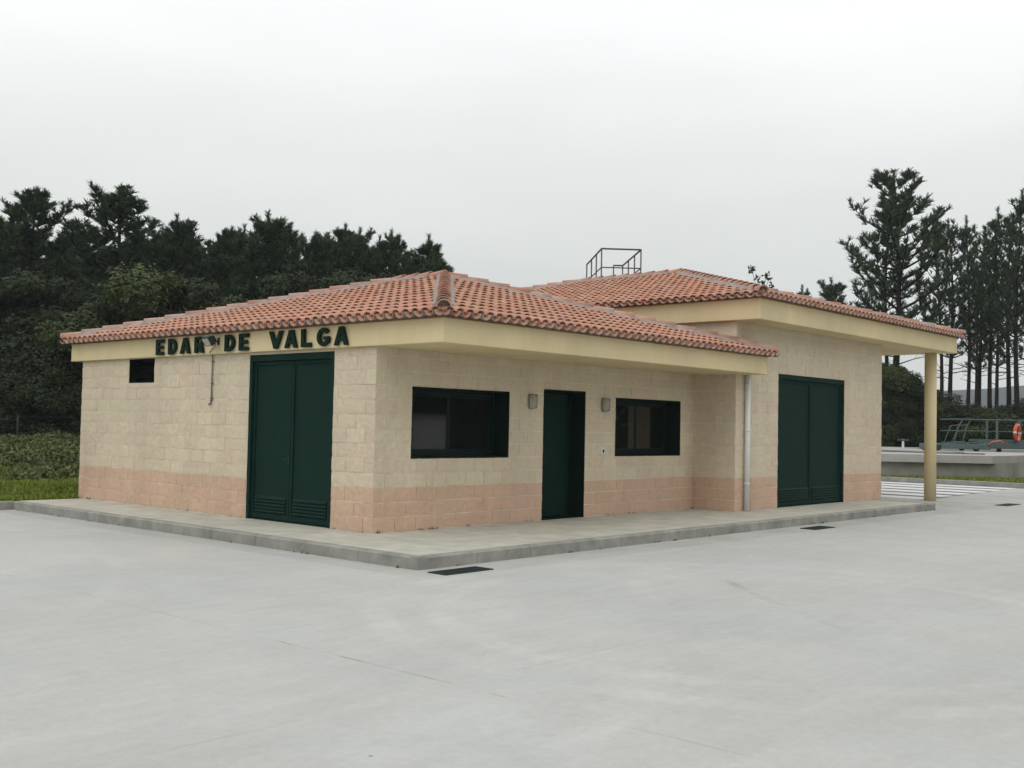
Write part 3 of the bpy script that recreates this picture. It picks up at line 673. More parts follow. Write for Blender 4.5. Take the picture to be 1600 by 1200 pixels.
# local x runs away from the camera, local y to the left
P4 = [(0, -hw), (0, hw), (lx, hw), (lx, -hw)]
m.tube([(0, -hw, zt), (0, hw, zt), (lx, hw, zt)], .024, 8); m.tube([(0, -hw, zt), (lx, -hw, zt), (lx, -hw+.28, zt)], .024, 8)
m.tube([(lx, -hw, zm+.0), (0, -hw, zm), (0, hw, zm), (lx, hw, zm)], .017, 8)
m.build('rail', M['rail'], cg)
for (x_, y_) in ((0, -hw), (0, hw), (lx*.33, -hw), (lx*.33, hw), (lx*.66, -hw), (lx*.66, hw), (lx, -hw), (lx, hw), (lx, -hw+.28)):
    m = MB(); m.tube([(x_, y_, 4.35), (x_, y_, zt)], .02, 8); m.build('post', M['rail'], cg)
m = MB(); m.tube([(lx, -.02, zm+.02), (lx-.3, -.02, zm-.04), (lx-.3, hw-.1, zm-.04), (lx, hw-.05, zm+.02)], .014, 6); m.build('gate', M['rail'], cg)
m = MB(); m.box(0, -hw, zb-.5, lx, hw, zb-.46); m.build('platform', M['steel'], cg)

# ------------------------------------------------------------------ tank, travelling bridge
def vw(r_, d_): return (CAM.x+Rt.x*r_+math.cos(YAW)*d_, CAM.y+Rt.y*r_+math.sin(YAW)*d_)
tk = empty('concrete_tank', (*vw(24, 50), 0), 0, 'raised grey concrete settling tank with an overhanging slab rim beyond the column', 'tank')
tx, ty = vw(24, 50)
outer = [(2, 38.9), (17.25, 38.6), (22.3, 44.2), (44, 46), (44, 60.5), (2, 60.5)]
inner = [(20.5, 48.3), (40, 48.3), (40, 58), (20.5, 58)]
c0 = (30, 53)
def rayhit(poly, ang):
    dx, dy = math.cos(ang), math.sin(ang); best = None
    for i in range(len(poly)):
        ax, ay = poly[i]; bx_, by = poly[(i+1) % len(poly)]; ex, ey = bx_-ax, by-ay; den = dx*ey-dy*ex
        if abs(den) < 1e-9: continue
        t = ((ax-c0[0])*ey-(ay-c0[1])*ex)/den; u = ((ax-c0[0])*dy-(ay-c0[1])*dx)/den
        if t > 0 and -1e-6 <= u <= 1+1e-6: best = t if best is None else min(best, t)
    return (c0[0]+dx*best, c0[1]+dy*best)
angs = sorted([math.atan2(q[1]-c0[1], q[0]-c0[0]) for q in outer+inner])
def ringmesh(grow, z0, z1, basin):
    m = MB(); po = []; pi_ = []
    for a_ in angs:
        o_ = rayhit(outer, a_); i_ = rayhit(inner, a_); v = Vector((o_[0]-c0[0], o_[1]-c0[1])); v = v*(1+grow/v.length); po.append((c0[0]+v.x, c0[1]+v.y)); pi_.append(i_)
    n_ = len(angs)
    for i in range(n_):
        j = (i+1) % n_
        def W_(p, z): x_, y_ = vw(*p); return (x_-tx, y_-ty, z)
        m.quad(W_(po[i], z0), W_(po[j], z0), W_(po[j], z1), W_(po[i], z1)); m.quad(W_(po[i], z1), W_(po[j], z1), W_(pi_[j], z1), W_(pi_[i], z1))
        m.quad(W_(pi_[i], z0), W_(pi_[i], z1), W_(pi_[j], z1), W_(pi_[j], z0)); m.quad(W_(po[i], z0), W_(pi_[i], z0), W_(pi_[j], z0), W_(po[j], z0))
    return m
ringmesh(0, -.2, .53, True).build('tank_wall', M['conc'], tk)
ringmesh(.32, .53, .80, True).build('rim_slab', M['slabc'], tk)
m = MB()
def W2_(p, z): x_, y_ = vw(*p); return (x_-tx, y_-ty, z)
m.quad(*[W2_(p, .4) for p in inner]); m.build('sludge_surface', M['ffloor'], tk)
# bridge: along the view's right direction at 50 m
bx0, by0 = vw(18.95, 49.6); ang = math.atan2(Rt.y, Rt.x)
br = empty('travelling_bridge', (bx0, by0, .80), ang, 'dark teal steel scraper bridge with handrails spanning the concrete tank', 'walkway')
m = MB(); LB = 21.8
m.box(2.4, -.55, .14, LB, -.47, .42); m.box(2.4, .47, .14, LB, .55, .42); m.box(.9, -.47, .36, LB, .47, .40)
for i in range(14): m.box(2.6+i*1.45, -.47, .18, 2.68+i*1.45, .47, .36)
bevel(m.build('deck_beam', M['teal'], br), .01)
for s_ in (-1, 1):
    m = MB(); m.tube([(.9, s_*.52, 1.44), (LB, s_*.52, 1.44)], .028, 8); m.tube([(.9, s_*.52, .92), (LB, s_*.52, .92)], .02, 8); m.box(2.2, s_*.52-.006, .44, LB, s_*.52+.006, .56)
    m.build('handrail', M['teal'], br)
    for i in range(13):
        m = MB(); x_ = 3.05+i*1.52; m.box(x_-.05, s_*.52-.02, .40, x_+.05, s_*.52+.02, 1.44)
        m.build('rail_post', M['teal'], br)
m = MB()
for s_ in (-.45, .45):
    m.tube([(.95, s_, .12), (1.35, s_, 1.15), (1.75, s_, 1.2), (1.9, s_, 1.44)], .025, 8); m.tube([(1.45, s_, .12), (1.72, s_, 1.18)], .025, 8)
m.build('steps', M['teal'], br)
m = MB(); m.box(0, -.75, .05, .45, .75, .32); m.box(.4, -.9, .10, 2.6, -.7, .34); m.box(.4, .7, .10, 2.6, .9, .34); m.box(2.2, -.8, .12, 2.6, .8, .36); m.box(1.25, -.25, .12, 1.75, .2, .44)
bevel(m.build('end_carriage', M['teal'], br), .02)
for (x_, y_) in ((.25, -.8), (.25, .8), (2.0, -.8), (2.0, .8)):
    m = MB(); m.tube([(x_, y_-.06, .13), (x_, y_+.06, .13)], .13, 18); m.build('wheel', M['iron'], br)
for i in range(6):
    m = MB(); x_ = 3.3+i*2.2+(i % 3)*.5; m.box(x_, -.1, -.25, x_+.14, .1, .14); m.build('scraper_arm', M['teal'], br)
m = MB(); m.tube([(2.45, -.95, .30), (2.65, -1.0, .46), (3.0, -1.0, .50), (3.25, -.95, .34)], .035, 8); m.build('hose', M['orange'], br)
# life ring on the rail
lr = empty('life_ring', (0, 0, 0), 0, 'orange life ring with white bands hung on the teal bridge handrail', 'life ring')
q_ = vw(1590.5/1.0*0+ (1590.5-800)/F*49.0, 49.0); lr.location = (q_[0], q_[1], 1.68); lr.rotation_euler = (0, R(8), ang+R(48))
m = MB(); n1, n2 = 32, 10; Rr, rr = .34, .075
for i in range(n1):
    for j in range(n2):
        a_, b_ = 2*PI*i/n1, 2*PI*j/n2; q = Rr+rr*math.cos(b_); m.v.append((q*math.cos(a_), rr*math.sin(b_), q*math.sin(a_)))
m.smooth = True
for i in range(n1):
    m.mi = 1 if i % 8 == 0 else 0
    for j in range(n2): i2, j2 = (i+1) % n1, (j+1) % n2; m.face((i*n2+j, i2*n2+j, i2*n2+j2, i*n2+j2))
m.build('ring', [M['orange'], M['whiteb']], lr)
m = MB(); pts = []
for i in range(33):
    a_ = 2*PI*i/32; q = .445+.035*math.cos(4*a_); pts.append((q*math.cos(a_), -.01, q*math.sin(a_)))
m.tube(pts, .009, 6, cap=False); m.tube([(0, 0, .34), (.0, .12, .45)], .01, 6); m.build('grab_rope', M['orange'], lr)
# valve pedestal with handwheel
q_ = vw((1412-800)/F*45, 45); vp = empty('valve_pedestal', (q_[0], q_[1], .80), 0, 'pale valve pedestal with teal handwheel on the tank slab left of the column', 'valve')
m = MB(); m.tube([(0, 0, 0), (0, 0, .42)], [.055, .045], 12); m.tube([(0, 0, 0), (0, 0, .03)], .11, 12); m.build('stem', M['pipe'], vp)
m = MB(); pts = [(.20*math.cos(2*PI*i/20), .20*math.sin(2*PI*i/20), .47) for i in range(21)]; m.tube(pts, .022, 6, cap=False)
for i in range(3): a_ = PI*i/3; m.tube([(.2*math.cos(a_), .2*math.sin(a_), .47), (-.2*math.cos(a_), -.2*math.sin(a_), .47)], .016, 6)
m.tube([(0, 0, .4), (0, 0, .52)], .04, 10); m.build('handwheel', M['teal'], vp)
# cable rail lying on the slab
m = MB(); p0 = Vector((*vw(14.4, 43.5), 0)); p1 = Vector((*vw(17.75, 40.6), 0)); d = (p1-p0).normalized(); sd_ = Vector((-d.y, d.x, 0))
for o_, a_, b_, zz in ((0, 0, (p1-p0).length, .03), (.09, 0, (p1-p0).length-.8, .05)):
    A_ = p0+d*a_+sd_*o_; B_ = p0+d*b_+sd_*o_; m.tube([(A_.x, A_.y, .80+zz), (B_.x, B_.y, .80+zz)], .03, 6)
q = p1-d*.9; m.box(q.x-.12, q.y-.12, .80, q.x+.12, q.y+.12, .88)
tag(m.build('cable_rail', M['steel']), 'thin dark rail lying along the front edge of the tank slab', 'rail')

# ------------------------------------------------------------------ vegetation
def rdir(rnd):
    z = rnd.uniform(-1, 1); t = rnd.uniform(0, 2*PI); s = math.sqrt(1-z*z); return Vector((s*math.cos(t), s*math.sin(t), z))
def pine(seed, H, cb, spread, dens=1.0, lean=.0, droop=.0, top='round', nl=.215, dead=4):
    """maritime pine: bending trunk, whorled limbs turned up at the end, needle tufts"""
    rnd = random.Random(seed); tr = MB(); cr = MB()
    def axis(t): return Vector((lean*t*t*H*.1+.12*math.sin(t*5+seed), .12*math.sin(t*4+seed*2), H*t))
    n_ = 12; r0 = H*.0125
    tr.tube([axis(i/n_) for i in range(n_+1)], [max(.02, r0*(1-.88*i/n_))*(1.25 if i == 0 else 1) for i in range(n_+1)], 7)
    def tuft(p, d, sz):
        k_ = 17; cr.tone = rnd.random(); cr.tone2 = max(0, min(1, rnd.gauss(.3, .3)))
        for _ in range(k_):
            q = (d*.95+rdir(rnd)*.72).normalized(); l_ = nl*sz*rnd.uniform(.7, 1.15); b = p-d*rnd.uniform(0, .16)
            s = q.cross(rdir(rnd)).normalized()*(.0125*rnd.uniform(.8, 1.5)*(1+.25*sz)); k = len(cr.v); cr.v += [tuple(b-s), tuple(b+s), tuple(b+q*l_+s*.4), tuple(b+q*l_-s*.4)]; cr.face((k, k+1, k+2, k+3))
    t = cb
    while t < .945:
        w_ = (t-cb)/(1-cb)
        prof = {'round': max(0, 1-w_**1.9)**.85*(.78+.22*w_)+.05, 'cone': (1-w_)**.62*.95+.10, 'open': .8*(1-w_)**.45+.15*math.sin(w_*PI)+.08}[top]
        nb = rnd.choice((3, 4, 4, 5)); ph = rnd.uniform(0, 2*PI)
        for b in range(nb):
            ln = spread*prof*rnd.uniform(.4, 1.32)
            if ln < .2: ln = .2
            az = ph+2*PI*b/nb+rnd.uniform(-.4, .4); up = rnd.uniform(.1, .45)+.35*w_-droop*(1-w_)
            p = axis(t); d = Vector((math.cos(az), math.sin(az), up)).normalized(); pts = [p]; ns = 5
            for i in range(ns):
                d = (d+Vector((rnd.uniform(-.12, .12), rnd.uniform(-.12, .12), .10+.05*i))).normalized(); p = p+d*ln/ns; pts.append(p)
            tr.tube(pts, [max(.008, (.035+.018*ln)*(1-t*.5)*(1-.8*i/ns)) for i in range(ns+1)], 4, cap=False)
            for i in range(1, ns+1):
                fr = i/ns
                if fr < .35: continue
                nsub = max(1, int(dens*(1.5+ln*.75)*(.5+fr)*1.3+rnd.random()))
                for _ in range(nsub):
                    q = pts[i-1].lerp(pts[i], rnd.random()); sd = rdir(rnd); sd.z = abs(sd.z)*.6+.15; sd = (sd+(pts[i]-pts[i-1]).normalized()*.6).normalized()
                    sl = rnd.uniform(.15, .55)*(.5+ln*.22); e_ = q+sd*sl
                    tr.tube([q, e_], [.010, .005], 3, cap=False)
                    dd = (sd+Vector((0, 0, .7))).normalized(); tuft(e_, dd, 1.0)
                    if rnd.random() < .75*dens: tuft(q.lerp(e_, .5)+rdir(rnd)*.06, dd, .85)
            tuft(pts[-1]+d*.05, (d+Vector((0, 0, .6))).normalized(), 1.1)
        t += rnd.uniform(.030, .048)*(12/H)
    # leader candles
    tp = axis(1.0)
    for i in range(7): tuft(tp-Vector((0, 0, .13*i))+rdir(rnd)*.03, Vector((0, 0, 1)), 1)
    # dead lower limbs
    for i in range(dead):
        tt = rnd.uniform(cb*.72, cb*1.05); az = rnd.uniform(0, 2*PI); p = axis(tt); ln = rnd.uniform(.6, 1.6); e_ = p+Vector((math.cos(az)*ln, math.sin(az)*ln, rnd.uniform(-.1, .35)*ln)); mid = p.lerp(e_, .5)+Vector((0, 0, rnd.uniform(-.1, .1)))
        tr.tube([p, mid, e_], [.03, .018, .006], 4, cap=False)
        for _ in range(3): q = mid.lerp(e_, rnd.random()); tr.tube([q, q+rdir(rnd)*.35], [.009, .004], 3, cap=False)
    return tr, cr
def proto(name, tr, cr, cmat):
    r = empty(name); tr.build('trunk', M['bark'], r); cr.build('crown', cmat, r); return r
def broad(seed, H, spread, nleaf, base=.15, lsz=.11, nl=26):
    rnd = random.Random(seed); tr = MB(); cr = MB()
    tr.tube([(0, 0, 0), (.1, .05, H*.3), (.0, .1, H*.6), (.05, 0, H*.85)], [H*.02, H*.015, H*.009, .01], 7)
    lobes = []
    for i in range(nl):
        t = rnd.uniform(base, .97); a_ = rnd.uniform(0, 2*PI); rad = spread*(math.sin(min(1, (t-base)/(1-base)*.85+.18)*PI)**.6)*rnd.uniform(.25, .95); c = Vector((rad*math.cos(a_), rad*math.sin(a_), H*t))
        s = spread*rnd.uniform(.18, .36); lobes.append((c, s)); st = Vector((0, 0, H*max(.05, t-.25))); tr.tube([st, st.lerp(c, .6)+Vector((0, 0, -.1)), c], [.03, .02, .008], 4, cap=False)
    for c, s in lobes:
        tn = rnd.random(); t2 = rnd.random()
        for _ in range(int(nleaf/nl)):
            d = rdir(rnd); r_ = s*rnd.random()**.33*(1+.25*noise.noise(d*2+c)); p = c+Vector((d.x*r_, d.y*r_, d.z*r_*.8)); q = (d+rdir(rnd)*.9+Vector((0, 0, .4))).normalized(); a_ = q.cross(rdir(rnd)).normalized(); b = q.cross(a_)
            l_ = lsz*rnd.uniform(.6, 1.3); cr.tone = min(1, max(0, tn+rnd.uniform(-.3, .3))); cr.tone2 = min(1, max(0, t2*.6+rnd.uniform(-.2, .4)))
            k = len(cr.v); cr.v += [tuple(p-a_*l_), tuple(p-b*l_*.45), tuple(p+a_*l_), tuple(p+b*l_*.45)]; cr.face((k, k+1, k+2, k+3))
    return tr, cr
PROTO = {}
def getp(kind):
    return PROTO[kind]
specs = {
 'full': (1, 12, .30, 2.6, 1.15, .0, .10, 'round'), 'cone': (2, 12, .25, 2.3, 1.15, .2, .1, 'cone'), 'open': (3, 12, .42, 2.4, .95, -.3, .0, 'round'),
 'dense': (4, 12, .22, 2.8, 1.25, .1, .15, 'round'), 'slim': (5, 12, .50, 1.3, 1.0, .3, .0, 'cone'), 'mast': (6, 13, .46, 1.7, .42, -.2, .05, 'round'), 'mastb': (7, 13, .42, 1.6, .36, .4, .05, 'open'),
 'big': (8, 12.5, .40, 2.7, .68, .0, .12, 'round')}
for k_, a_ in specs.items():
    tr, cr = pine(*a_, dead=6 if k_ in ('mast', 'mastb', 'big') else 4); PROTO[k_] = (tr, cr, a_[1], 'needle', 'pine_tree')
PROTO['bl'] = (*broad(21, 6, 2.4, 27000, lsz=.078), 6, 'leaf', 'broadleaf_tree'); PROTO['bd'] = (*broad(22, 6, 2.2, 27000, lsz=.078), 6, 'leafd', 'broadleaf_tree')
PROTO['sh'] = (*broad(23, 3, 1.9, 17000, .02, .055, 30), 3, 'leafd', 'shrub'); PROTO['sl'] = (*broad(24, 3, 1.8, 17000, .02, .055, 30), 3, 'leaf', 'shrub')
FIRST = {}
cnt = 0
def plant(kind, px, ytop, depth, label, group=None, wide=1.0, xy=None, H=None):
    global cnt
    cnt += 1
    tr, cr, h0, mt, nm = PROTO[kind]
    x_, y_ = xy if xy else at(px, depth); zt_ = H if H else ztop(px, ytop, depth); s = zt_/h0
    if kind not in FIRST: r = proto(nm, tr, cr, M[mt]); FIRST[kind] = r
    else: r = copy_tree(FIRST[kind])
    for k in ('group', 'label'):
        if k in r: del r[k]
    r.location = (x_, y_, -.05); r.rotation_euler = (0, 0, (cnt*2.399) % (2*PI)); r.scale = (s*wide, s*wide, s)
    tag(r, label, {'pine_tree': 'pine tree', 'broadleaf_tree': 'tree', 'shrub': 'shrub'}[nm], group); return r
GL = 'pines of the wood behind the low building'; GR = 'pines of the grove right of the tall building'
left = [
 ('dense', -25, 322, 46, 1.0, 'pine cut off by the left picture edge, foremost of the wood'),
 ('full', 50, 290, 48, .95, 'tall dense pine nearest the left edge with a pointed double top'),
 ('cone', 108, 392, 58, 1.0, 'shorter pine in the gap between the two tallest left pines'),
 ('open', 170, 286, 47, 1.15, 'tallest left pine, its long bough reaching right towards the sky'),
 ('dense', 262, 333, 50, .8, 'round-topped pine right of the tallest left pine'),
 ('slim', 318, 374, 54, 1.2, 'small thin pine in the dip of the treeline above the lettering'),
 ('full', 356, 352, 52, .7, 'pine left of the highest middle crown in the wood'),
 ('cone', 408, 326, 48, 1.0, 'highest pine of the middle wood, with a knobbed leader'),
 ('open', 440, 346, 52, .75, 'pine with two upright tips right of the highest middle crown'),
 ('cone', 478, 360, 50, .75, 'pine whose slanting tip ends the middle clump'),
 ('dense', 534, 346, 52, .72, 'bushy pine at the centre of the right half of the wood'),
 ('cone', 556, 356, 56, .75, 'narrow pine leaning on the bushy centre crown'),
 ('cone', 600, 356, 53, .72, 'pointed pine standing above its neighbours near the roof apex'),
 ('full', 626, 388, 58, .7, 'low pine filling the gap before the last slender tree'),
 ('slim', 653, 366, 55, 1.0, 'slender see-through young pine close to the roof apex'),
 ('slim', 688, 395, 57, 1.1, 'last short pine peeping over the apex of the nearer roof')]
for kind, px, yt, dp, wd, lb in left: plant(kind, px, yt, dp, lb, GL, wd*1.42)
extra = [('cone', 18, 335, 'pine tip between the left edge and the first tall pine'), ('slim', 84, 352, 'thin pine right against the first tall pine'), ('cone', 140, 345, 'thin pine leaning on the left side of the tallest left pine'), ('full', 215, 368, 'ragged pine filling the dip right of the tallest left pine'),
 ('cone', 240, 352, 'thin pine just left of the round-topped one'), ('slim', 292, 358, 'narrow tip right of the round-topped pine'), ('cone', 334, 362, 'small tip left of the middle clump'), ('slim', 380, 348, 'thin tip in the middle clump'), ('cone', 424, 352, 'short tip tucked behind the highest middle crown'),
 ('slim', 500, 372, 'thin pine in the dip after the middle clump'), ('cone', 518, 362, 'pointed tip on the left shoulder of the bushy centre pine'), ('slim', 580, 368, 'thin tip between the centre pines and the pointed one'), ('cone', 670, 392, 'low tip between the two last slender pines')]
for i_, (kind, px, yt, lb) in enumerate(extra): plant(kind, px, yt, 50+(i_*3) % 7, lb, GL, 1.15)
rnd = random.Random(77)
BK = 'pines massed deep in the wood behind the low building'
for i in range(34):
    px = -90+i*24+rnd.uniform(-8, 8); base_y = 385+max(0, px-250)*.10
    plant(rnd.choice(('dense', 'full', 'cone', 'open')), px, base_y+rnd.uniform(-14, 40), rnd.uniform(58, 76), 'one of the dark pines massed deep in the wood behind the front row', BK, 1.15)
bls = [('bl', 222, 402, 43, 1.0, 'olive green rounded broadleaf tree rising over the left end of the roof'), ('bl', 165, 455, 42, .9, 'olive broadleaf tree just left of the roof corner'), ('bd', 40, 425, 43, 1.0, 'dark broadleaf tree under the tall left pines'),
 ('bd', 98, 440, 44, .9, 'dark broadleaf tree between the two tall left pines'), ('bd', 300, 438, 44, .9, 'dark broadleaf tree above the first letters'), ('bl', 372, 452, 44, .8, 'olive broadleaf crown over the middle of the roof slope'), ('bd', 455, 430, 45, .9, 'dark leafy crown under the pines at mid roof'),
 ('bd', 540, 425, 46, .9, 'dark leafy crown right of mid roof'), ('bd', 610, 432, 48, .8, 'dark leafy crown nearest the roof apex'), ('bd', -40, 430, 44, 1.0, 'dark broadleaf tree running out of the left picture edge')]
for kind, px, yt, dp, wd, lb in bls: plant(kind, px, yt, dp, lb, None, wd*1.15)
US = 'dark shrubs at the edge of the left wood'
for i in range(16):
    px = -90+i*15+rnd.uniform(-5, 5); plant('sh', px, 505+rnd.uniform(-20, 60)+(i % 2)*40, 40+rnd.uniform(0, 4), 'one of the near-black shrubs at the foot of the left wood', US, 1.25)
for i in range(12):
    px = -90+i*22+rnd.uniform(-5, 5); plant('bd', px, 440+rnd.uniform(-20, 50), 52+rnd.uniform(0, 8), 'one of the leafy crowns filling the shade inside the left wood', 'shaded crowns inside the left wood', 1.5)
for i in range(14):
    px = -90+i*20+rnd.uniform(-5, 5); plant('sh', px, 560+rnd.uniform(-20, 30), 50+rnd.uniform(0, 12), 'one of the low shrubs standing deep in the shade of the left wood', 'shaded undergrowth inside the left wood', 1.9)
right = [
 ('big', 1398, 265, 45, 1.3, 'big broad-crowned pine above the canopy, tallest on the right'),
 ('mastb', 1383, 322, 46, .9, 'thin second pine tight against the big broad one'),
 ('cone', 1300, 432, 52, 1.1, 'low pine spreading left over the far end of the roof'),
 ('slim', 1256, 446, 54, 1.0, 'small pine tip just above the tiled hip'),
 ('mast', 1470, 345, 49, .85, 'bare-stemmed pine right behind the column, leaning slightly'),
 ('mastb', 1490, 338, 52, 1.0, 'thin pine second to the right of the column'),
 ('mast', 1512, 334, 50, .8, 'bare-stemmed pine between column and ladder of the bridge'),
 ('mastb', 1530, 352, 55, .9, 'slender pine standing half hidden in the middle of the grove'),
 ('mast', 1549, 322, 50, .9, 'tall pine at the centre of the right grove'),
 ('mastb', 1572, 335, 53, 1.0, 'thin pine left of the tallest one by the right edge'),
 ('mast', 1592, 296, 47, .95, 'tallest pine of the grove, at the right picture edge above the life ring'),
 ('mast', 1622, 310, 49, 1.0, 'pine cut off by the right picture edge')]
for kind, px, yt, dp, wd, lb in right: plant(kind, px, yt, dp+17, lb, GR, wd)
for px, yt, dp in ((1524, 392, 72), (1562, 372, 64), (1608, 350, 60), (1640, 350, 66)):
    plant(rnd.choice(('mast', 'mastb')), px, yt, dp+14, 'one of the slender pines in the rear rows of the right grove', 'rear pines of the right grove', .9)
shr = [('sl', 1388, 560, 47, 'leafy dark shrub tree between the block corner and the column'), ('sh', 1418, 582, 46, 'dark shrub touching the column on its left'), ('sh', 1400, 610, 53.5, 'low dark shrub at the foot of the big pine'), ('sh', 1440, 600, 55, 'dark shrub seen behind the column'),
 ('sl', 1496, 622, 56, 'olive shrub behind the bridge ladder'), ('sh', 1468, 618, 58, 'shrub behind the left end of the bridge rail'), ('sh', 1530, 640, 60, 'low shrub behind the bridge, third from the column'), ('sl', 1560, 645, 58, 'low olive shrub behind the bridge at mid rail'), ('sh', 1590, 632, 57, 'dark shrub behind the life ring'), ('sh', 1620, 625, 60, 'dark shrub at the right picture edge'), ('sh', 1360, 570, 50, 'dark shrub mostly hidden by the block corner')]
for kind, px, yt, dp, lb in shr: plant({'sh': 'bd', 'sl': 'bl'}[kind] if yt < 612 else kind, px, yt, max(62, dp+8), lb, None, 1.1 if yt < 612 else 1.7)
for i in range(14):
    px = 1360+i*24; plant('sh', px, 645+rnd.uniform(-10, 10), 84+rnd.uniform(0, 6), 'one of the low shrubs in the shade beneath the right grove', 'undergrowth of the right grove', 2.2)
# trees across the yard, seen only as reflections in the windows
for i in range(15):
    px = 600+i*36; x_, y_ = at(px, 58+(i % 3)*4)
    plant(('dense', 'full', 'bd')[i % 3], px, 0, 0, 'one of the trees across the yard, mirrored dark in the window panes', 'trees mirrored in the panes', 1.4, xy=(x_, -y_), H=11+(i*7 % 5))
for i in range(13):
    px = 610+i*40; x_, y_ = at(px, 60+(i % 2)*3)
    plant('sh', px, 0, 0, 'one of the bushes across the yard, mirrored in the window panes', 'bushes mirrored in the panes', 2.6, xy=(x_, -y_), H=1.7)
hx, hy = at(664, 47)
hut = empty('white_hut', (hx, -hy, 0), R(20), 'white service hut across the yard, mirrored in the left window pane', 'hut')
m = MB(); m.box(-1.1, -1, -.05, 1.1, 1, 1.85); m.build('wall', M['white'], hut)
m = MB(); m.box(-1.25, -1.15, 1.85, 1.25, 1.15, 1.95); m.build('roof', M['slabc'], hut)

# sapling behind the tall roof
sx, sy = at(1186, 36); zt_ = ztop(1186, 420, 36)
sp_ = empty('sapling', (sx, sy, 0), 0, 'leafy sapling tip showing above the ridge of the taller roof', 'tree')
m = MB(); c = MB(); r_ = random.Random(9)
m.tube([(0, 0, 0), (.1, 0, zt_*.5), (0, 0, zt_*.86)], [.06, .04, .015], 6)
for (dx, dz, n_) in ((-.28, 0, 26), (.22, -.2, 22), (.3, -.32, 16), (.1, -.45, 18), (-.1, -.3, 14), (.42, -.55, 14)):
    e_ = Vector((Rt.x*dx, Rt.y*dx, zt_+dz)); b_ = Vector((0, 0, zt_*.86)); m.tube([b_, b_.lerp(e_, .5)+Vector((0, 0, -.05)), e_], [.014, .010, .005], 4, cap=False)
    for _ in range(n_):
        p = e_+rdir(r_)*r_.uniform(0, .17); a_ = rdir(r_); q = a_.cross(rdir(r_)).normalized(); c.tone = r_.random(); c.tone2 = r_.random(); k = len(c.v); c.v += [tuple(p-a_*.07), tuple(p-q*.035), tuple(p+a_*.07), tuple(p+q*.035)]; c.face((k, k+1, k+2, k+3))
m.build('trunk', M['bark'], sp_); c.build('crown', M['leaf'], sp_)

# grass, weeds
def blades(m, x_, y_, z_, h, r_, wd=.012):
    a_ = r_.uniform(0, 2*PI); dx, dy = math.cos(a_), math.sin(a_); ln = r_.uniform(.1, .6)*h
    k = len(m.v); m.tone = r_.random(); m.tone2 = r_.random()**1.5
    m.v += [(x_-dy*wd, y_+dx*wd, z_), (x_+dy*wd, y_-dx*wd, z_), (x_+dx*ln*.4+dy*wd*.7, y_+dy*ln*.4-dx*wd*.7, z_+h*.6), (x_+dx*ln*.4-dy*wd*.7, y_+dy*ln*.4+dx*wd*.7, z_+h*.6), (x_+dx*ln, y_+dy*ln, z_+h)]
    m.face((k, k+1, k+2, k+3)); m.face((k+3, k+2, k+4))
r_ = random.Random(5); m = MB(); n_ = 0
while n_ < 60000:
    px = r_.uniform(-80, 160); dp = 18.5+14*r_.random()**1.15; x_, y_ = at(px, dp)
    if y_ < 8.28 or (y_ < 8.45 and x_ > -.05): continue
    nn = noise.noise(Vector((x_*.5, y_*.5, 0)))
    blades(m, x_, y_, -.03, (.10+.08*nn+.026*max(0, dp-21))*r_.uniform(.6, 1.3), r_, .009); n_ += 1
tag(m.build('grass', M['grass']), 'bright green grass between the yard kerb and the weeds on the left', 'grass', kind='stuff')
m = MB(); n_ = 0
while n_ < 14000:
    x_ = r_.uniform(27.1, 31.5); y_ = r_.uniform(-9, 7)
    if x_ > 30.4: continue
    hz = max(0, .12*(-y_-.0)); 
    blades(m, x_, y_, -.03, .10*r_.uniform(.5, 1.4), r_, .012); n_ += 1
tag(m.build('verge_grass', M['grass']), 'strip of short grass between the far kerb and the concrete tank', 'grass', kind='stuff')
m = MB(); n_ = 0
while n_ < 70000:
    px = r_.uniform(-90, 190); dp = 24+19*r_.random(); x_, y_ = at(px, dp); 
    if r_.random() > .08+.92*((dp-24)/9)**1.3: continue
    nn = noise.noise(Vector((x_*.35, y_*.35, 3)))+.5*noise.noise(Vector((x_*1.1, y_*1.1, 5)))
    hm = (.16+.62*min(1, (dp-24)/10))*(1+.55*nn); z_ = hm*r_.random()**.5
    p = Vector((x_, y_, z_)); a_ = rdir(r_); q = (a_.cross(rdir(r_))).normalized(); s_ = r_.uniform(.04, .10)
    m.tone = min(1, max(0, .5+nn*.8+r_.uniform(-.3, .3))); m.tone2 = r_.random()**2; k = len(m.v); m.v += [tuple(p-a_*s_), tuple(p-q*s_*.4), tuple(p+a_*s_), tuple(p+q*s_*.4)]; m.face((k, k+1, k+2, k+3)); n_ += 1
tag(m.build('weeds', M['weed']), 'rough waist-high weeds and bracken in front of the dark left wood', 'weeds', kind='stuff')
r_ = random.Random(31); m = MB()
spots = [(r_.uniform(0, XR), -.02, 0) for _ in range(16)]+[(-.02, r_.uniform(0, L_), 0) for _ in range(12)]+[(KX-.01, r_.uniform(KY, 8), GZ) for _ in range(14)]+[(r_.uniform(KX, KE), KY-.01, GZ) for _ in range(16)]
for (x_, y_, z_) in spots:
    if (0 < y_ < 3 and x_ < 0 and .9 < y_ < 3 and z_ == 0) or (3.55 < x_ < 4.7 and z_ == 0 and y_ < 0): continue
    for _ in range(r_.randint(4, 14)): blades(m, x_+r_.gauss(0, .03), y_-abs(r_.gauss(0, .008)), z_, r_.uniform(.01, .045), r_, .004)
tag(m.build('crevice_weeds', M['weed']), 'tiny weeds sprouting along the foot of the walls and the kerb', 'weeds', kind='stuff')
# wood floor in shade
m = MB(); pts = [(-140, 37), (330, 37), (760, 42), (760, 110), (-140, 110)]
m.v = [(*at(px, d_), -.02) for px, d_ in pts]; m.face((0, 1, 2, 3, 4)); tag(m.build('forest_floor', M['ffloor']), kind='structure')
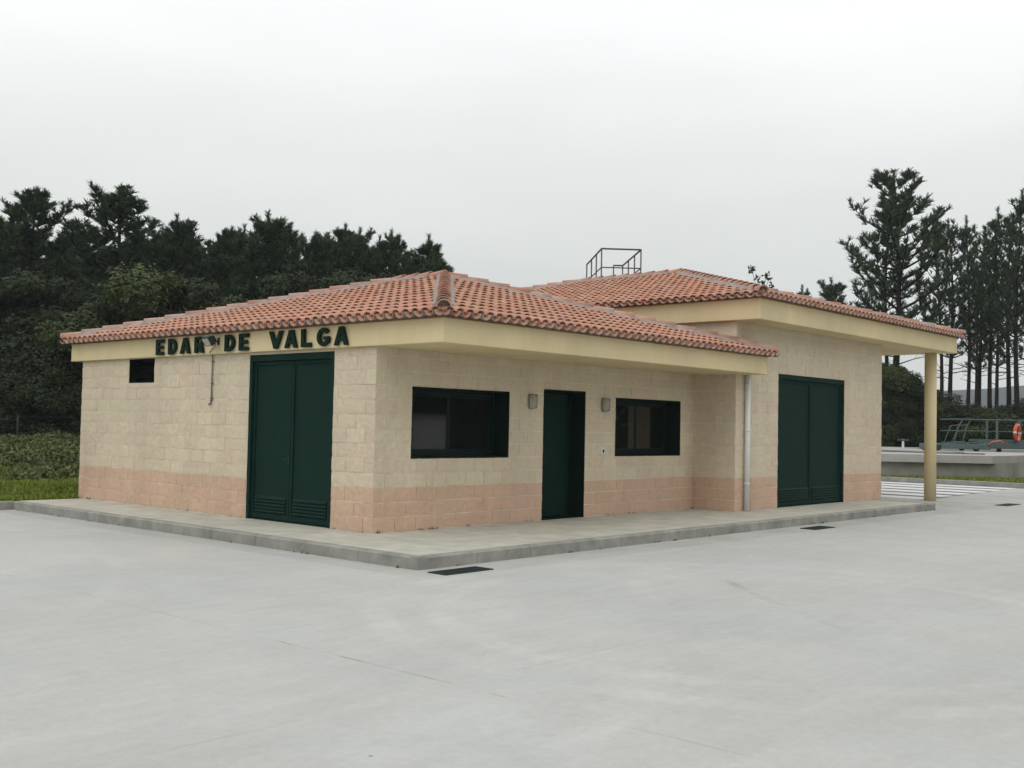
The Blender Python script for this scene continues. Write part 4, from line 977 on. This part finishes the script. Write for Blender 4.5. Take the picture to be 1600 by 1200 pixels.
# wire fence in front of the wood
fa = Vector((*at(-120, 36), 0)); fb = Vector((*at(330, 37.5), 0)); fd = (fb-fa).normalized(); fl_ = (fb-fa).length
fn = empty('wire_fence', (fa.x, fa.y, 0), math.atan2(fd.y, fd.x), 'thin green wire fence in front of the dark left wood', 'fence')
for i in range(int(fl_/3)+1): m = MB(); m.tube([(i*3, 0, -.05), (i*3, 0, 1.56)], .022, 6); m.build('post', M['iron'], fn)
m = MB()
for z_ in (1.5, .8, .1): m.tube([(0, 0, z_), (fl_, 0, z_)], .0045 if z_ == 1.5 else .003, 4)
n_ = int(fl_/.12)
for i in range(n_):
    m.tube([(i*.12, .004, .1), (i*.12+.7, .004, 1.5)], .0013, 3, cap=False); m.tube([(i*.12+.7, -.004, .1), (i*.12, -.004, 1.5)], .0013, 3, cap=False)
m.build('wire_mesh', M['iron'], fn)
# far hills
m = MB(); nx = 260
for i in range(nx+1):
    px = -1200+4200*i/nx; d_ = 900; x_, y_ = at(px, d_); hh = 1.5+d_/F*(62+22*noise.noise(Vector((px*.002, 3, 1)))+30*max(0, min(1, (px-1400)/330))*(1 if px < 1750 else .8)+5*noise.noise(Vector((px*.013, 1, 1))))
    x2, y2 = at(px, d_+350); x0, y0 = at(px, d_-260)
    m.v += [(x0, y0, -2), ((x0+x_)/2, (y0+y_)/2, hh*.55+4*noise.noise(Vector((px*.01, 8, 1)))), (x_, y_, hh), (x2, y2, -2)]
m.smooth = True
for i in range(nx):
    for j in range(3): q = i*4+j; m.face((q, q+4, q+5, q+1))
tag(m.build('hills', M['hill']), kind='structure')
# haze between here and the hills
hz = MB(); hz.box(-700, -900, -4, 1400, 1400, 110)
hm = bpy.data.materials.new('haze'); hm.use_nodes = True; t = hm.node_tree; t.nodes.clear(); o_ = t.nodes.new('ShaderNodeOutputMaterial'); pvn = t.nodes.new('ShaderNodeVolumePrincipled')
pvn.inputs['Density'].default_value = .00045; pvn.inputs['Color'].default_value = (.86, .89, .93, 1); pvn.inputs['Anisotropy'].default_value = .1; t.links.new(pvn.outputs[0], o_.inputs['Volume'])
hzo = tag(hz.build('haze', hm), 'thin pale haze that turns the far hills blue-grey', 'haze', kind='stuff')
